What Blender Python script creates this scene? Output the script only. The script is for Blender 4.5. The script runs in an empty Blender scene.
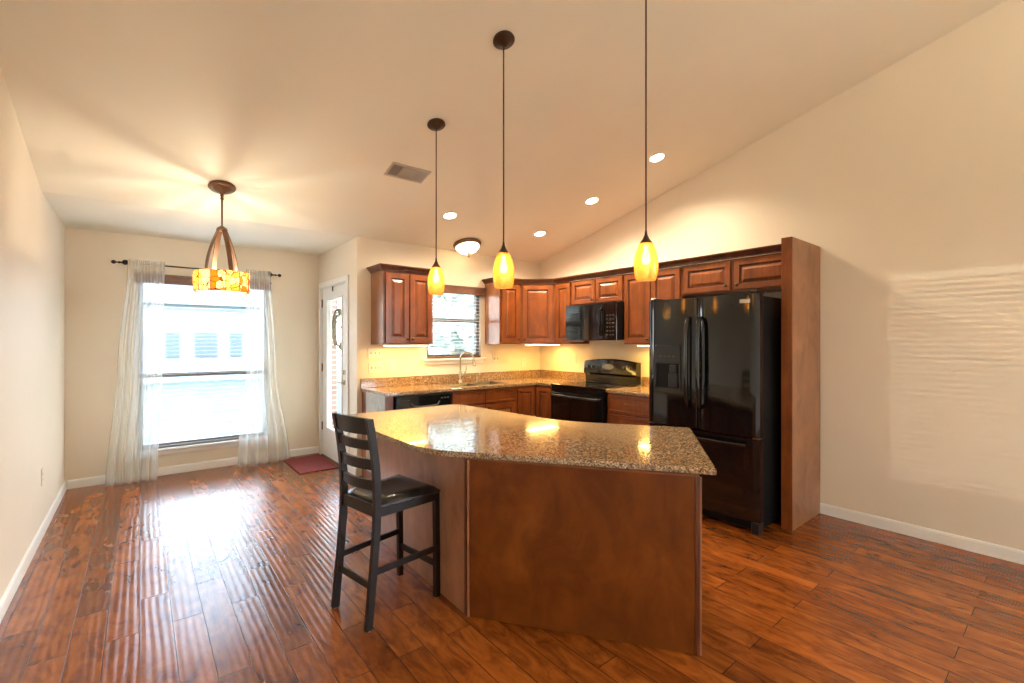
import bpy, bmesh, math, random
from mathutils import Vector, Matrix
from math import sin, cos, pi, radians

S = bpy.context.scene
COL = S.collection
random.seed(7)

# ------------------------------------------------------------------ camera
cam = bpy.data.cameras.new('camera')
camo = bpy.data.objects.new('camera', cam)
COL.objects.link(camo)
cam.sensor_width = 36.0
cam.lens = 36.0 * 460.0 / 1024.0
cam.clip_start = 0.05
camo.location = (0, 0, 1.4)
camo.rotation_euler = (pi / 2, 0, -math.atan(372.0 / 460.0))
S.camera = camo

# ------------------------------------------------------------------ colour management
S.view_settings.view_transform = 'Standard'
S.view_settings.look = 'None'
S.view_settings.gamma = 1
S.view_settings.use_curve_mapping = False
S.view_settings.exposure = 1.15

# ------------------------------------------------------------------ sky
W = bpy.data.worlds.new('daylight_sky')
S.world = W
W.use_nodes = True
wn = W.node_tree
wn.nodes.clear()
wo = wn.nodes.new('ShaderNodeOutputWorld')
wb = wn.nodes.new('ShaderNodeBackground')
wc = wn.nodes.new('ShaderNodeTexCoord')
wsep = wn.nodes.new('ShaderNodeSeparateXYZ')
wr = wn.nodes.new('ShaderNodeValToRGB')
wn.links.new(wc.outputs['Generated'], wsep.inputs[0])
wn.links.new(wsep.outputs['Z'], wr.inputs[0])
wr.color_ramp.elements[0].position = 0.0
wr.color_ramp.elements[0].color = (0.93, 0.97, 1.0, 1)
wr.color_ramp.elements[1].position = 0.6
wr.color_ramp.elements[1].color = (0.55, 0.74, 1.0, 1)
wn.links.new(wr.outputs[0], wb.inputs['Color'])
wb.inputs['Strength'].default_value = 8.5
wn.links.new(wb.outputs[0], wo.inputs['Surface'])

# low sun, nearly level, through the blinds of the added living-end window on to the right wall
sun = bpy.data.lights.new('sun', 'SUN')
sun.energy = 0.32
sun.angle = radians(0.15)
sun.color = (1.0, 0.93, 0.82)
suno = bpy.data.objects.new('sun', sun)
COL.objects.link(suno)
suno.rotation_euler = Vector((4.87, 2.52, -0.10)).to_track_quat('-Z', 'Y').to_euler()

def portal(name, loc, direction, sx, sy):
    l = bpy.data.lights.new(name, 'AREA')
    l.shape = 'RECTANGLE'
    l.size = sx
    l.size_y = sy
    l.cycles.is_portal = True
    o = bpy.data.objects.new(name, l)
    COL.objects.link(o)
    o.location = loc
    o.rotation_euler = Vector(direction).to_track_quat('-Z', 'Y').to_euler()

portal('window_daylight', (0.58, 6.13, 1.17), (0, -1, 0), 1.2, 1.8)
portal('window_daylight', (2.94, 4.82, 1.64), (0, -1, 0), 0.8, 0.9)
portal('window_daylight', (1.83, 5.45, 1.14), (-1, 0, 0), 0.5, 1.6)
portal('window_daylight', (-0.63, -2.5, 1.25), (1, 0, 0), 1.8, 1.6)  # portal of the added left-wall window
portal('window_daylight', (4.39, -2.7, 1.32), (-1, 0, 0), 3.6, 2.5)  # portal of the added right-wall window

# ------------------------------------------------------------------ materials
MATS = {}

class NT:
    def __init__(s, name):
        s.m = bpy.data.materials.new(name)
        s.m.use_nodes = True
        s.n = s.m.node_tree.nodes
        s.l = s.m.node_tree.links
        s.p = s.n['Principled BSDF']
        s.out = s.n['Material Output']
        MATS[name] = s.m
    def new(s, t, **kw):
        x = s.n.new(t)
        for k, v in kw.items():
            if hasattr(x, k):
                setattr(x, k, v)
            else:
                x.inputs[k.replace('_', ' ')].default_value = v
        return x
    def link(s, a, b):
        s.l.new(a, b)
    def coord(s, scale=(1, 1, 1), rot=(0, 0, 0), kind='Object'):
        c = s.new('ShaderNodeTexCoord')
        m = s.new('ShaderNodeMapping')
        m.inputs['Scale'].default_value = scale
        m.inputs['Rotation'].default_value = rot
        s.link(c.outputs[kind], m.inputs[0])
        return m.outputs[0]
    def noise(s, vec, scale, detail=4, rough=0.55, dist=0.0):
        x = s.new('ShaderNodeTexNoise')
        x.inputs['Scale'].default_value = scale
        x.inputs['Detail'].default_value = detail
        x.inputs['Roughness'].default_value = rough
        x.inputs['Distortion'].default_value = dist
        if vec:
            s.link(vec, x.inputs['Vector'])
        return x.outputs['Fac']
    def ramp(s, fac, stops, interp='LINEAR'):
        r = s.new('ShaderNodeValToRGB')
        cr = r.color_ramp
        cr.interpolation = interp
        while len(cr.elements) < len(stops):
            cr.elements.new(0.5)
        for e, (p, c) in zip(cr.elements, stops):
            e.position = p
            e.color = (*c, 1)
        s.link(fac, r.inputs[0])
        return r.outputs[0]
    def mix(s, fac, a, b, mode='MIX'):
        x = s.new('ShaderNodeMix', data_type='RGBA', blend_type=mode)
        for inp, v in ((0, fac), (6, a), (7, b)):
            if hasattr(v, 'links') or hasattr(v, 'is_linked'):
                s.link(v, x.inputs[inp])
            elif isinstance(v, (int, float)):
                x.inputs[inp].default_value = v
            else:
                x.inputs[inp].default_value = (*v, 1)
        return x.outputs[2]
    def math(s, op, a, b=None):
        x = s.new('ShaderNodeMath', operation=op)
        for i, v in ((0, a), (1, b)):
            if v is None:
                continue
            if isinstance(v, (int, float)):
                x.inputs[i].default_value = v
            else:
                s.link(v, x.inputs[i])
        return x.outputs[0]
    def bump(s, h, strength=0.3, dist=0.01):
        b = s.new('ShaderNodeBump')
        b.inputs['Strength'].default_value = strength
        b.inputs['Distance'].default_value = dist
        s.link(h, b.inputs['Height'])
        s.link(b.outputs[0], s.p.inputs['Normal'])
    def set(s, **kw):
        for k, v in kw.items():
            k = {'base': 'Base Color', 'rough': 'Roughness', 'metal': 'Metallic', 'spec': 'Specular IOR Level',
                 'coat': 'Coat Weight', 'coatr': 'Coat Roughness', 'em': 'Emission Color', 'es': 'Emission Strength'}[k]
            if isinstance(v, tuple):
                v = (*v, 1)
            s.p.inputs[k].default_value = v
        return s

def plain(name, base, rough=0.5, metal=0.0, var=0.06, scale=8, **kw):
    t = NT(name)
    f = t.noise(t.coord(), scale)
    lo = tuple(c * (1 - var) for c in base)
    hi = tuple(min(1, c * (1 + var)) for c in base)
    t.link(t.ramp(f, [(0.3, lo), (0.7, hi)]), t.p.inputs['Base Color'])
    t.set(rough=rough, metal=metal, **kw)
    return t

# painted walls: faint orange-peel
def paint(name, base, rough=0.6, spec=0.3, var=0.02):
    t = plain(name, base, rough, var=var, scale=1.2)
    t.set(spec=spec)
    t.bump(t.noise(t.coord(), 160, 2), 0.05, 0.002)
    return t

paint('wall_paint', (0.80, 0.71, 0.57), 0.5)
paint('ceiling_paint', (0.85, 0.81, 0.675), 0.8)
paint('white_trim', (0.87, 0.86, 0.82), 0.35, 0.5)
plain('white_plastic', (0.78, 0.74, 0.64), 0.35)
plain('blind_white', (0.85, 0.87, 0.90), 0.5)
plain('bronze_sash', (0.22, 0.20, 0.185), 0.4)
plain('valance_wood', (0.17, 0.075, 0.045), 0.4, var=0.2, scale=14)
plain('dark_bronze', (0.075, 0.045, 0.028), 0.35, metal=0.75, var=0.2)
plain('brushed_bronze', (0.21, 0.125, 0.078), 0.36, metal=0.85, var=0.15)
plain('black_iron', (0.02, 0.018, 0.016), 0.45, metal=0.5)
plain('nickel', (0.62, 0.58, 0.52), 0.25, metal=1.0)
plain('chrome', (0.75, 0.75, 0.75), 0.12, metal=1.0)
plain('steel_sink', (0.35, 0.34, 0.32), 0.3, metal=1.0)
plain('espresso_wood', (0.015, 0.0075, 0.0048), 0.36, var=0.35, scale=30, spec=0.3)
plain('dark_vinyl', (0.012, 0.012, 0.014), 0.24, var=0.2)
plain('black_gloss', (0.006, 0.006, 0.0065), 0.07, spec=0.6)
plain('black_satin', (0.010, 0.010, 0.0105), 0.3)
plain('black_matte', (0.004, 0.004, 0.004), 0.5, spec=0.15)
plain('black_glass', (0.004, 0.004, 0.005), 0.03, spec=0.6)
plain('printed_grey', (0.055, 0.055, 0.052), 0.5)
plain('badge_silver', (0.60, 0.59, 0.56), 0.35, metal=0.6)
plain('display_grey', (0.30, 0.26, 0.17), 0.3)
plain('vent_grille', (0.50, 0.45, 0.38), 0.5)
plain('vent_dark', (0.10, 0.085, 0.07), 0.7)
plain('rubber', (0.012, 0.012, 0.012), 0.7)
plain('house_siding', (0.22, 0.23, 0.24), 0.7)
plain('house_glass', (0.06, 0.08, 0.095), 0.3)
plain('house_roof', (0.20, 0.21, 0.23), 0.8)
plain('wreath_twig', (0.30, 0.22, 0.14), 0.9, var=0.4, scale=60)
plain('wreath_leaf', (0.28, 0.30, 0.18), 0.8, var=0.4, scale=60)

plain('foliage', (0.40, 0.44, 0.38), 0.8, var=0.5, scale=6)
t = plain('grass', (0.06, 0.072, 0.05), 0.9, var=0.3, scale=3)

# red door mat
t = NT('mat_red')
v = t.coord()
t.link(t.ramp(t.noise(v, 260, 3), [(0.3, (0.15, 0.022, 0.022)), (0.7, (0.30, 0.055, 0.05))]), t.p.inputs['Base Color'])
t.set(rough=0.95)
t.bump(t.noise(v, 300, 2), 0.6, 0.004)

# stained cherry cabinets (grain runs along Z)
def wood(name, dark, mid, light, scale=(26, 26, 2.2), rough=0.3, coat=0.25):
    t = NT(name)
    v = t.coord(scale)
    g = t.noise(v, 1.0, 6, 0.6, 0.6)
    c1 = t.ramp(g, [(0.30, dark), (0.52, mid), (0.72, light)])
    b = t.noise(t.coord((3, 3, 2)), 1.6, 4, 0.6, 1.0)
    c2 = t.ramp(b, [(0.28, (0.66, 0.62, 0.58)), (0.72, (1.22, 1.2, 1.2))])
    t.link(t.mix(1.0, c1, c2, 'MULTIPLY'), t.p.inputs['Base Color'])
    t.set(rough=rough, coat=coat, coatr=0.15, spec=0.45)
    t.bump(g, 0.06, 0.002)
    return t

wood('cherry', (0.190, 0.047, 0.010), (0.228, 0.061, 0.0125), (0.265, 0.078, 0.017))
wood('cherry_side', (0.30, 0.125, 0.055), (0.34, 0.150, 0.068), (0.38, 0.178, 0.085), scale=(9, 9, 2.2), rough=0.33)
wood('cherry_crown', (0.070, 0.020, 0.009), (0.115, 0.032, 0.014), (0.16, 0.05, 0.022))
wood('cherry_trim', (0.09, 0.022, 0.009), (0.15, 0.040, 0.015), (0.20, 0.055, 0.02))
wood('island_panel_wood', (0.135, 0.034, 0.004), (0.175, 0.046, 0.0055), (0.225, 0.063, 0.008), scale=(3, 3, 2.6), rough=0.42, coat=0.0)
MATS['island_panel_wood'].node_tree.nodes['Principled BSDF'].inputs['Specular IOR Level'].default_value = 0.2
wood('cabinet_end_sheen', (0.42, 0.36, 0.27), (0.46, 0.40, 0.30), (0.50, 0.43, 0.33), rough=0.3)  # pale tone stands for the gloss reflection on the cabinet end

# granite
t = NT('granite')
v = t.coord()
vo = t.new('ShaderNodeTexVoronoi', feature='F1')
vo.inputs['Scale'].default_value = 170
t.link(v, vo.inputs['Vector'])
n1 = t.noise(v, 120, 5, 0.75)
n2 = t.noise(v, 45, 4, 0.6)
sep = t.new('ShaderNodeSeparateColor')
t.link(vo.outputs['Color'], sep.inputs[0])
c = t.ramp(sep.outputs[0], [(0.0, (0.035, 0.018, 0.010)), (0.13, (0.17, 0.085, 0.04)), (0.32, (0.29, 0.165, 0.08)),
                            (0.6, (0.44, 0.27, 0.125)), (0.86, (0.56, 0.40, 0.23)), (1.0, (0.62, 0.54, 0.42))])
c2 = t.ramp(n1, [(0.36, (0.30, 0.26, 0.22)), (0.50, (1.0, 1.0, 1.0)), (0.7, (1.15, 1.12, 1.05))])
c3 = t.ramp(n2, [(0.35, (0.78, 0.72, 0.66)), (0.6, (1.05, 1.05, 1.05))])
c = t.mix(1.0, c, c2, 'MULTIPLY')
c = t.mix(1.0, c, c3, 'MULTIPLY')
t.link(c, t.p.inputs['Base Color'])
t.set(rough=0.12, spec=0.6, coat=0.35, coatr=0.03)

# hand-scraped plank floor; boards run along world Y
t = NT('plank_floor')
oc = t.new('ShaderNodeTexCoord')
mp = t.new('ShaderNodeMapping')
mp.inputs['Rotation'].default_value = (0, 0, pi / 2)
t.link(oc.outputs['Object'], mp.inputs[0])
br = t.new('ShaderNodeTexBrick')
br.offset = 0.37
br.offset_frequency = 2
br.squash = 1.0
for k, val in (('Scale', 1.0), ('Brick Width', 0.95), ('Row Height', 0.127), ('Mortar Size', 0.0018), ('Mortar Smooth', 0.3), ('Bias', 0.0)):
    br.inputs[k].default_value = val
br.inputs['Color1'].default_value = (0, 0, 0, 1)
br.inputs['Color2'].default_value = (1, 1, 1, 1)
br.inputs['Mortar'].default_value = (0.5, 0.5, 0.5, 1)
t.link(mp.outputs[0], br.inputs['Vector'])
# shift the grain from board to board
wnz = t.new('ShaderNodeTexWhiteNoise', noise_dimensions='3D')
t.link(br.outputs['Color'], wnz.inputs['Vector'])
va = t.new('ShaderNodeVectorMath', operation='MULTIPLY_ADD')
t.link(wnz.outputs['Color'], va.inputs[0])
va.inputs[1].default_value = (7, 7, 7)
t.link(oc.outputs['Object'], va.inputs[2])
gm = t.new('ShaderNodeMapping')
gm.inputs['Scale'].default_value = (11, 1.5, 1)
t.link(va.outputs[0], gm.inputs[0])
grain = t.noise(gm.outputs[0], 2.2, 6, 0.6, 0.5)
gm2 = t.new('ShaderNodeMapping')
gm2.inputs['Scale'].default_value = (6, 2.2, 1)
t.link(va.outputs[0], gm2.inputs[0])
knot = t.noise(gm2.outputs[0], 2.2, 4, 0.62, 0.9)
c = t.ramp(grain, [(0.25, (0.19, 0.044, 0.006)), (0.45, (0.265, 0.068, 0.009)), (0.62, (0.315, 0.086, 0.012)), (0.8, (0.37, 0.108, 0.016))])
k = t.ramp(knot, [(0.27, (0.34, 0.26, 0.22)), (0.44, (0.76, 0.70, 0.66)), (0.60, (1.06, 1.06, 1.06))])
c = t.mix(1.0, c, k, 'MULTIPLY')
bsep = t.new('ShaderNodeSeparateColor')
t.link(br.outputs['Color'], bsep.inputs[0])
tone = t.ramp(bsep.outputs[0], [(0.0, (0.72, 0.68, 0.66)), (0.5, (1.0, 1.0, 1.0)), (1.0, (1.28, 1.32, 1.34))])
c = t.mix(1.0, c, tone, 'MULTIPLY')
c = t.mix(br.outputs['Fac'], c, (0.05, 0.018, 0.006))
t.link(c, t.p.inputs['Base Color'])
# scraped ripples running roughly along each board
rm = t.new('ShaderNodeMapping')
rm.inputs['Scale'].default_value = (1, 0.13, 1)
t.link(va.outputs[0], rm.inputs[0])
wv = t.new('ShaderNodeTexWave', wave_type='BANDS', bands_direction='X')
wv.inputs['Scale'].default_value = 9.5
wv.inputs['Distortion'].default_value = 2.4
wv.inputs['Detail'].default_value = 0
wv.inputs['Detail Scale'].default_value = 1.0
t.link(rm.outputs[0], wv.inputs['Vector'])
h = t.math('MULTIPLY', wv.outputs['Fac'], 0.6)
h = t.math('SUBTRACT', h, t.math('MULTIPLY', br.outputs['Fac'], 1.5))
t.bump(h, 0.36, 0.004)
t.set(rough=0.25, spec=0.45, coat=0.22, coatr=0.15)

# brick
t = NT('brick')
v = t.coord((1, 1, 1), (pi / 2, 0, 0))
b = t.new('ShaderNodeTexBrick')
t.link(v, b.inputs['Vector'])
b.inputs['Scale'].default_value = 1.0
b.inputs['Brick Width'].default_value = 0.2
b.inputs['Row Height'].default_value = 0.075
b.inputs['Mortar Size'].default_value = 0.008
b.inputs['Color1'].default_value = (0.40, 0.20, 0.14, 1)
b.inputs['Color2'].default_value = (0.28, 0.13, 0.09, 1)
b.inputs['Mortar'].default_value = (0.6, 0.55, 0.5, 1)
t.link(b.outputs['Color'], t.p.inputs['Base Color'])
t.set(rough=0.9)

# window glass: clear with a Fresnel reflection
def clear_glass(name, tint=(1, 1, 1)):
    t = NT(name)
    tr = t.new('ShaderNodeBsdfTransparent')
    tr.inputs[0].default_value = (*tint, 1)
    gl = t.new('ShaderNodeBsdfGlossy')
    gl.inputs['Roughness'].default_value = 0.01
    fr = t.new('ShaderNodeFresnel')
    fr.inputs[0].default_value = 1.45
    mx = t.new('ShaderNodeMixShader')
    ge = t.new('ShaderNodeNewGeometry')
    t.link(t.math('MULTIPLY', fr.outputs[0], t.math('SUBTRACT', 1.0, ge.outputs['Backfacing'])), mx.inputs[0])
    t.link(tr.outputs[0], mx.inputs[1])
    t.link(gl.outputs[0], mx.inputs[2])
    t.link(mx.outputs[0], t.out.inputs['Surface'])
clear_glass('window_glass', (0.95, 0.98, 0.98))

# sheer curtain cloth
t = NT('sheer_cloth')
v = t.coord((1, 1, 1))
tr = t.new('ShaderNodeBsdfTransparent')
tl = t.new('ShaderNodeBsdfTranslucent')
df = t.new('ShaderNodeBsdfDiffuse')
tl.inputs[0].default_value = (0.90, 0.89, 0.86, 1)
df.inputs[0].default_value = (0.86, 0.83, 0.77, 1)
m1 = t.new('ShaderNodeMixShader')
m1.inputs[0].default_value = 0.55
t.link(tl.outputs[0], m1.inputs[1])
t.link(df.outputs[0], m1.inputs[2])
m2 = t.new('ShaderNodeMixShader')
lw = t.new('ShaderNodeLayerWeight')
lw.inputs[0].default_value = 0.35
op = t.math('ADD', t.math('MULTIPLY', lw.outputs['Facing'], 0.50), 0.22)
op = t.math('ADD', op, t.math('MULTIPLY', t.noise(t.coord((9, 9, 0.6)), 6, 2), 0.2))
t.link(op, m2.inputs[0])
t.link(tr.outputs[0], m2.inputs[1])
t.link(m1.outputs[0], m2.inputs[2])
t.link(m2.outputs[0], t.out.inputs['Surface'])

# lit glass shades: thin translucent glass with the lamp behind it
def shade_glass(name, col, em, es, mottle, transp=0.15):
    t = NT(name)
    v = t.coord()
    n = t.noise(v, mottle, 5, 0.7)
    c = t.ramp(n, [(0.3, tuple(x * 0.65 for x in col)), (0.7, col)])
    tl = t.new('ShaderNodeBsdfTranslucent')
    df = t.new('ShaderNodeBsdfDiffuse')
    gl = t.new('ShaderNodeBsdfGlossy')
    gl.inputs['Roughness'].default_value = 0.12
    tr = t.new('ShaderNodeBsdfTransparent')
    tr.inputs[0].default_value = (*[c ** 0.4 for c in col], 1)
    e = t.new('ShaderNodeEmission')
    e.inputs[0].default_value = (*em, 1)
    e.inputs[1].default_value = es
    t.link(c, tl.inputs[0])
    t.link(c, df.inputs[0])
    def mx(f, a, b):
        m = t.new('ShaderNodeMixShader')
        m.inputs[0].default_value = f
        t.link(a, m.inputs[1])
        t.link(b, m.inputs[2])
        return m.outputs[0]
    s = mx(0.25, tl.outputs[0], df.outputs[0])
    s = mx(transp, s, tr.outputs[0])
    s = mx(0.05, s, gl.outputs[0])
    a = t.new('ShaderNodeAddShader')
    t.link(s, a.inputs[0])
    t.link(e.outputs[0], a.inputs[1])
    t.link(a.outputs[0], t.out.inputs['Surface'])
    return t
shade_glass('amber_glass', (0.60, 0.31, 0.075), (1.0, 0.50, 0.05), 0.03, 70, 0.42)
shade_glass('alabaster_glass', (0.95, 0.84, 0.60), (1.0, 0.80, 0.45), 0.3, 14, 0.05)

# stained-glass mosaic drum
t = NT('mosaic_glass')
v = t.coord()
vo = t.new('ShaderNodeTexVoronoi', feature='F1')
ve = t.new('ShaderNodeTexVoronoi', feature='DISTANCE_TO_EDGE')
for q in (vo, ve):
    q.inputs['Scale'].default_value = 21
    t.link(v, q.inputs['Vector'])
sp = t.new('ShaderNodeSeparateXYZ')
t.link(v, sp.inputs[0])
ang = t.math('ARCTAN2', sp.outputs[1], sp.outputs[0])
sector = t.math('FRACT', t.math('MULTIPLY', t.math('FLOOR', t.math('MULTIPLY', ang, 12 / (2 * pi))), 1 / 3.0))
wn2 = t.new('ShaderNodeTexWhiteNoise', noise_dimensions='1D')
t.link(sector, wn2.inputs['W'])
s2 = t.new('ShaderNodeSeparateColor')
t.link(vo.outputs['Color'], s2.inputs[0])
mixv = t.math('ADD', t.math('MULTIPLY', sector, 0.75), t.math('MULTIPLY', s2.outputs[0], 0.46))
cc = t.ramp(mixv, [(0.0, (0.80, 0.62, 0.28)), (0.20, (0.85, 0.50, 0.12)), (0.36, (0.85, 0.72, 0.42)), (0.62, (0.75, 0.24, 0.03)), (0.74, (0.50, 0.08, 0.02)), (0.84, (0.85, 0.35, 0.06)), (0.92, (0.9, 0.75, 0.5))], 'CONSTANT')
fr_ = t.math('FRACT', t.math('MULTIPLY', ang, 12 / (2 * pi)))
ed2 = t.math('LESS_THAN', fr_, 0.06)
ed1 = t.math('LESS_THAN', ve.outputs['Distance'], 0.035)
lead = t.math('MAXIMUM', ed1, ed2)
cc = t.mix(lead, cc, (0.05, 0.03, 0.015))
tl = t.new('ShaderNodeBsdfTranslucent')
df = t.new('ShaderNodeBsdfDiffuse')
e = t.new('ShaderNodeEmission')
e.inputs[1].default_value = 0.12
for q in (tl, df, e):
    t.link(cc, q.inputs[0])
m1 = t.new('ShaderNodeMixShader')
m1.inputs[0].default_value = 0.35
t.link(tl.outputs[0], m1.inputs[1])
t.link(df.outputs[0], m1.inputs[2])
ad = t.new('ShaderNodeAddShader')
t.link(m1.outputs[0], ad.inputs[0])
t.link(e.outputs[0], ad.inputs[1])
t.link(ad.outputs[0], t.out.inputs['Surface'])

def glow(name, col, s):
    t = NT(name)
    t.set(base=(0.8, 0.8, 0.8), em=col, es=s)
glow('bulb_glow', (1.0, 0.80, 0.50), 32.0)
glow('downlight_glow', (1.0, 0.84, 0.62), 16.0)
glow('under_light_glow', (1.0, 0.74, 0.34), 4.0)

# ------------------------------------------------------------------ mesh builder
def loc_of(o):
    v = Vector((0, 0, 0))
    while o:
        v = v + Vector(o.location)
        o = o.parent
    return v

class MB:
    """collects shapes in world space, build() links them as ONE mesh object"""
    def __init__(s, M=None):
        s.b = bmesh.new()
        s.M = M or Matrix.Identity(4)
    def v(s, co):
        return s.b.verts.new(s.M @ Vector(co))
    def face(s, vs):
        try:
            return s.b.faces.new(vs)
        except ValueError:
            return None
    def box(s, x0, y0, z0, x1, y1, z1, bev=0.0, seg=1):
        x0, x1 = min(x0, x1), max(x0, x1)
        y0, y1 = min(y0, y1), max(y0, y1)
        z0, z1 = min(z0, z1), max(z0, z1)
        vs = [s.v(c) for c in ((x0, y0, z0), (x1, y0, z0), (x1, y1, z0), (x0, y1, z0), (x0, y0, z1), (x1, y0, z1), (x1, y1, z1), (x0, y1, z1))]
        fs = [s.face([vs[i] for i in f]) for f in ((0, 3, 2, 1), (4, 5, 6, 7), (0, 1, 5, 4), (1, 2, 6, 5), (2, 3, 7, 6), (3, 0, 4, 7))]
        if bev > 0:
            es = list({e for f in fs for e in f.edges})
            bmesh.ops.bevel(s.b, geom=es, offset=bev, segments=seg, affect='EDGES', profile=0.5)
        return s
    def prism(s, pts, z0, z1, bev=0.0, seg=2, axis='z'):
        def mk(p, z):
            return {'z': (p[0], p[1], z), 'y': (p[0], z, p[1]), 'x': (z, p[0], p[1])}[axis]
        lo = [s.v(mk(p, z0)) for p in pts]
        hi = [s.v(mk(p, z1)) for p in pts]
        fs = [s.face(lo[::-1]), s.face(hi)]
        n = len(pts)
        for i in range(n):
            s.face([lo[i], lo[(i + 1) % n], hi[(i + 1) % n], hi[i]])
        if bev > 0:
            es = list({e for f in fs for e in f.edges})
            bmesh.ops.bevel(s.b, geom=es, offset=bev, segments=seg, affect='EDGES', profile=0.5)
        return s
    def lathe(s, prof, c=(0, 0, 0), n=32, L=None):
        """prof: list of (r, z); revolve about z through c; L optional local matrix"""
        L = L or Matrix.Identity(4)
        rings = []
        for r, z in prof:
            if r < 1e-6:
                rings.append([s.v(Vector(c) + (L @ Vector((0, 0, z))))])
            else:
                rings.append([s.v(Vector(c) + (L @ Vector((r * cos(2 * pi * i / n), r * sin(2 * pi * i / n), z)))) for i in range(n)])
        for a, b in zip(rings, rings[1:]):
            if len(a) == 1 and len(b) == 1:
                continue
            for i in range(n):
                j = (i + 1) % n
                if len(a) == 1:
                    s.face([a[0], b[j], b[i]])
                elif len(b) == 1:
                    s.face([a[i], a[j], b[0]])
                else:
                    s.face([a[i], a[j], b[j], b[i]])
        return s
    def tube(s, path, r, n=10, closed=False, rect=None):
        """tube along path (list of points); r number or list; rect=(w,h) makes a bar"""
        P = [Vector(p) for p in path]
        m = len(P)
        rs = r if isinstance(r, (list, tuple)) else [r] * m
        T = []
        for i in range(m):
            if closed:
                d = P[(i + 1) % m] - P[i - 1]
            else:
                d = P[min(i + 1, m - 1)] - P[max(i - 1, 0)]
            T.append(d.normalized())
        up = Vector((0, 0, 1)) if abs(T[0].z) < 0.9 else Vector((0, 1, 0))
        N = (up - T[0] * up.dot(T[0])).normalized()
        rings = []
        for i in range(m):
            N = (N - T[i] * N.dot(T[i])).normalized()
            B = T[i].cross(N)
            if rect:
                w, h = rect[0] / 2, rect[1] / 2
                k = rs[i]
                ring = [s.v(P[i] + N * (a * h * k) + B * (b * w * k)) for a, b in ((1, 1), (1, -1), (-1, -1), (-1, 1))]
            else:
                ring = [s.v(P[i] + (N * cos(2 * pi * q / n) + B * sin(2 * pi * q / n)) * rs[i]) for q in range(n)]
            rings.append(ring)
        k = len(rings[0])
        for i in range(m - (0 if closed else 1)):
            a, b = rings[i], rings[(i + 1) % m]
            for q in range(k):
                s.face([a[q], a[(q + 1) % k], b[(q + 1) % k], b[q]])
        if not closed:
            s.face(rings[0][::-1])
            s.face(rings[-1])
        return s
    def cyl(s, a, b, r, n=20):
        return s.tube([a, b], r, n)
    def sweep(s, path, prof):
        """profile (outward offset, z) swept along a plan polyline with mitred corners; outward = right of travel"""
        m = len(path)
        secs = []
        for i in range(m):
            p = Vector(path[i])
            def nrm(a, b):
                d = (Vector(b) - Vector(a)).normalized()
                return Vector((d.y, -d.x))
            if i == 0:
                off = nrm(path[0], path[1])
            elif i == m - 1:
                off = nrm(path[-2], path[-1])
            else:
                n1, n2 = nrm(path[i - 1], path[i]), nrm(path[i], path[i + 1])
                off = (n1 + n2)
                off = off / off.dot(n1)
            secs.append([s.v((p.x + off.x * o, p.y + off.y * o, z)) for o, z in prof])
        k = len(prof)
        for a, b in zip(secs, secs[1:]):
            for q in range(k):
                s.face([a[q], b[q], b[(q + 1) % k], a[(q + 1) % k]])
        s.face(secs[0][::-1])
        s.face(secs[-1])
        return s
    def panel(s, O, U, V_, N, w, h, th=0.02, fr=0.055, raised=True):
        """raised-panel door: O lower-left corner of the back plane, U right, V_ up, N outward"""
        O, U, V_, N = (Vector(q) for q in (O, U, V_, N))
        rings = [(0.0, 0.0), (0.0, th - 0.003), (0.003, th), (fr, th), (fr + 0.006, th - 0.010)]
        if raised:
            rings += [(fr + 0.016, th - 0.010), (fr + 0.040, th - 0.001)]
        rr = []
        for i, d in rings:
            rr.append([s.v(O + U * a + V_ * b + N * d) for a, b in ((i, i), (w - i, i), (w - i, h - i), (i, h - i))])
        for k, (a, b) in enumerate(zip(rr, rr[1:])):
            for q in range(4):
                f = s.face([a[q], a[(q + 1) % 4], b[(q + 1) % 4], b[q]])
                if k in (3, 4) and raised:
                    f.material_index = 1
        s.face(rr[-1])
        s.face(rr[0][::-1])
        return s
    def build(s, name, mat, parent=None, smooth=False, sub=0):
        bmesh.ops.recalc_face_normals(s.b, faces=s.b.faces)
        off = loc_of(parent)
        for vtx in s.b.verts:
            vtx.co -= off
        me = bpy.data.meshes.new(name)
        s.b.to_mesh(me)
        s.b.free()
        me.materials.append(MATS[mat])
        if smooth:
            me.polygons.foreach_set('use_smooth', [True] * len(me.polygons))
            try:
                me.set_sharp_from_angle(angle=radians(40))
            except Exception:
                pass
        o = bpy.data.objects.new(name, me)
        COL.objects.link(o)
        if parent:
            o.parent = parent
        if sub:
            md = o.modifiers.new('subdivision', 'SUBSURF')
            md.levels = md.render_levels = sub
        return o

def thing(name, label, cat, loc=(0, 0, 0), group=None):
    o = bpy.data.objects.new(name, None)
    o.empty_display_size = 0.05
    COL.objects.link(o)
    o.location = loc
    tag(o, label, cat, group)
    return o

def tag(o, label, cat, group=None, kind=None):
    o['label'] = label
    o['category'] = cat
    if group:
        o['group'] = group
    if kind:
        o['kind'] = kind
    return o

def struct(o):
    o['kind'] = 'structure'
    return o

def sempty(name, loc):
    o = bpy.data.objects.new(name, None)
    o.empty_display_size = 0.05
    COL.objects.link(o)
    o.location = loc
    return struct(o)

def copy_tree(o, parent=None):
    c = o.copy()
    COL.objects.link(c)
    c.parent = parent
    for ch in list(o.children):
        copy_tree(ch, c)
    return c

def lamp(name, kind, loc, energy, color, parent=None, **kw):
    l = bpy.data.lights.new(name, kind)
    l.energy = energy
    l.color = color
    for k, v in kw.items():
        setattr(l, k, v)
    o = bpy.data.objects.new(name, l)
    COL.objects.link(o)
    o.parent = parent
    o.location = Vector(loc) - loc_of(parent)
    return o

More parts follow.
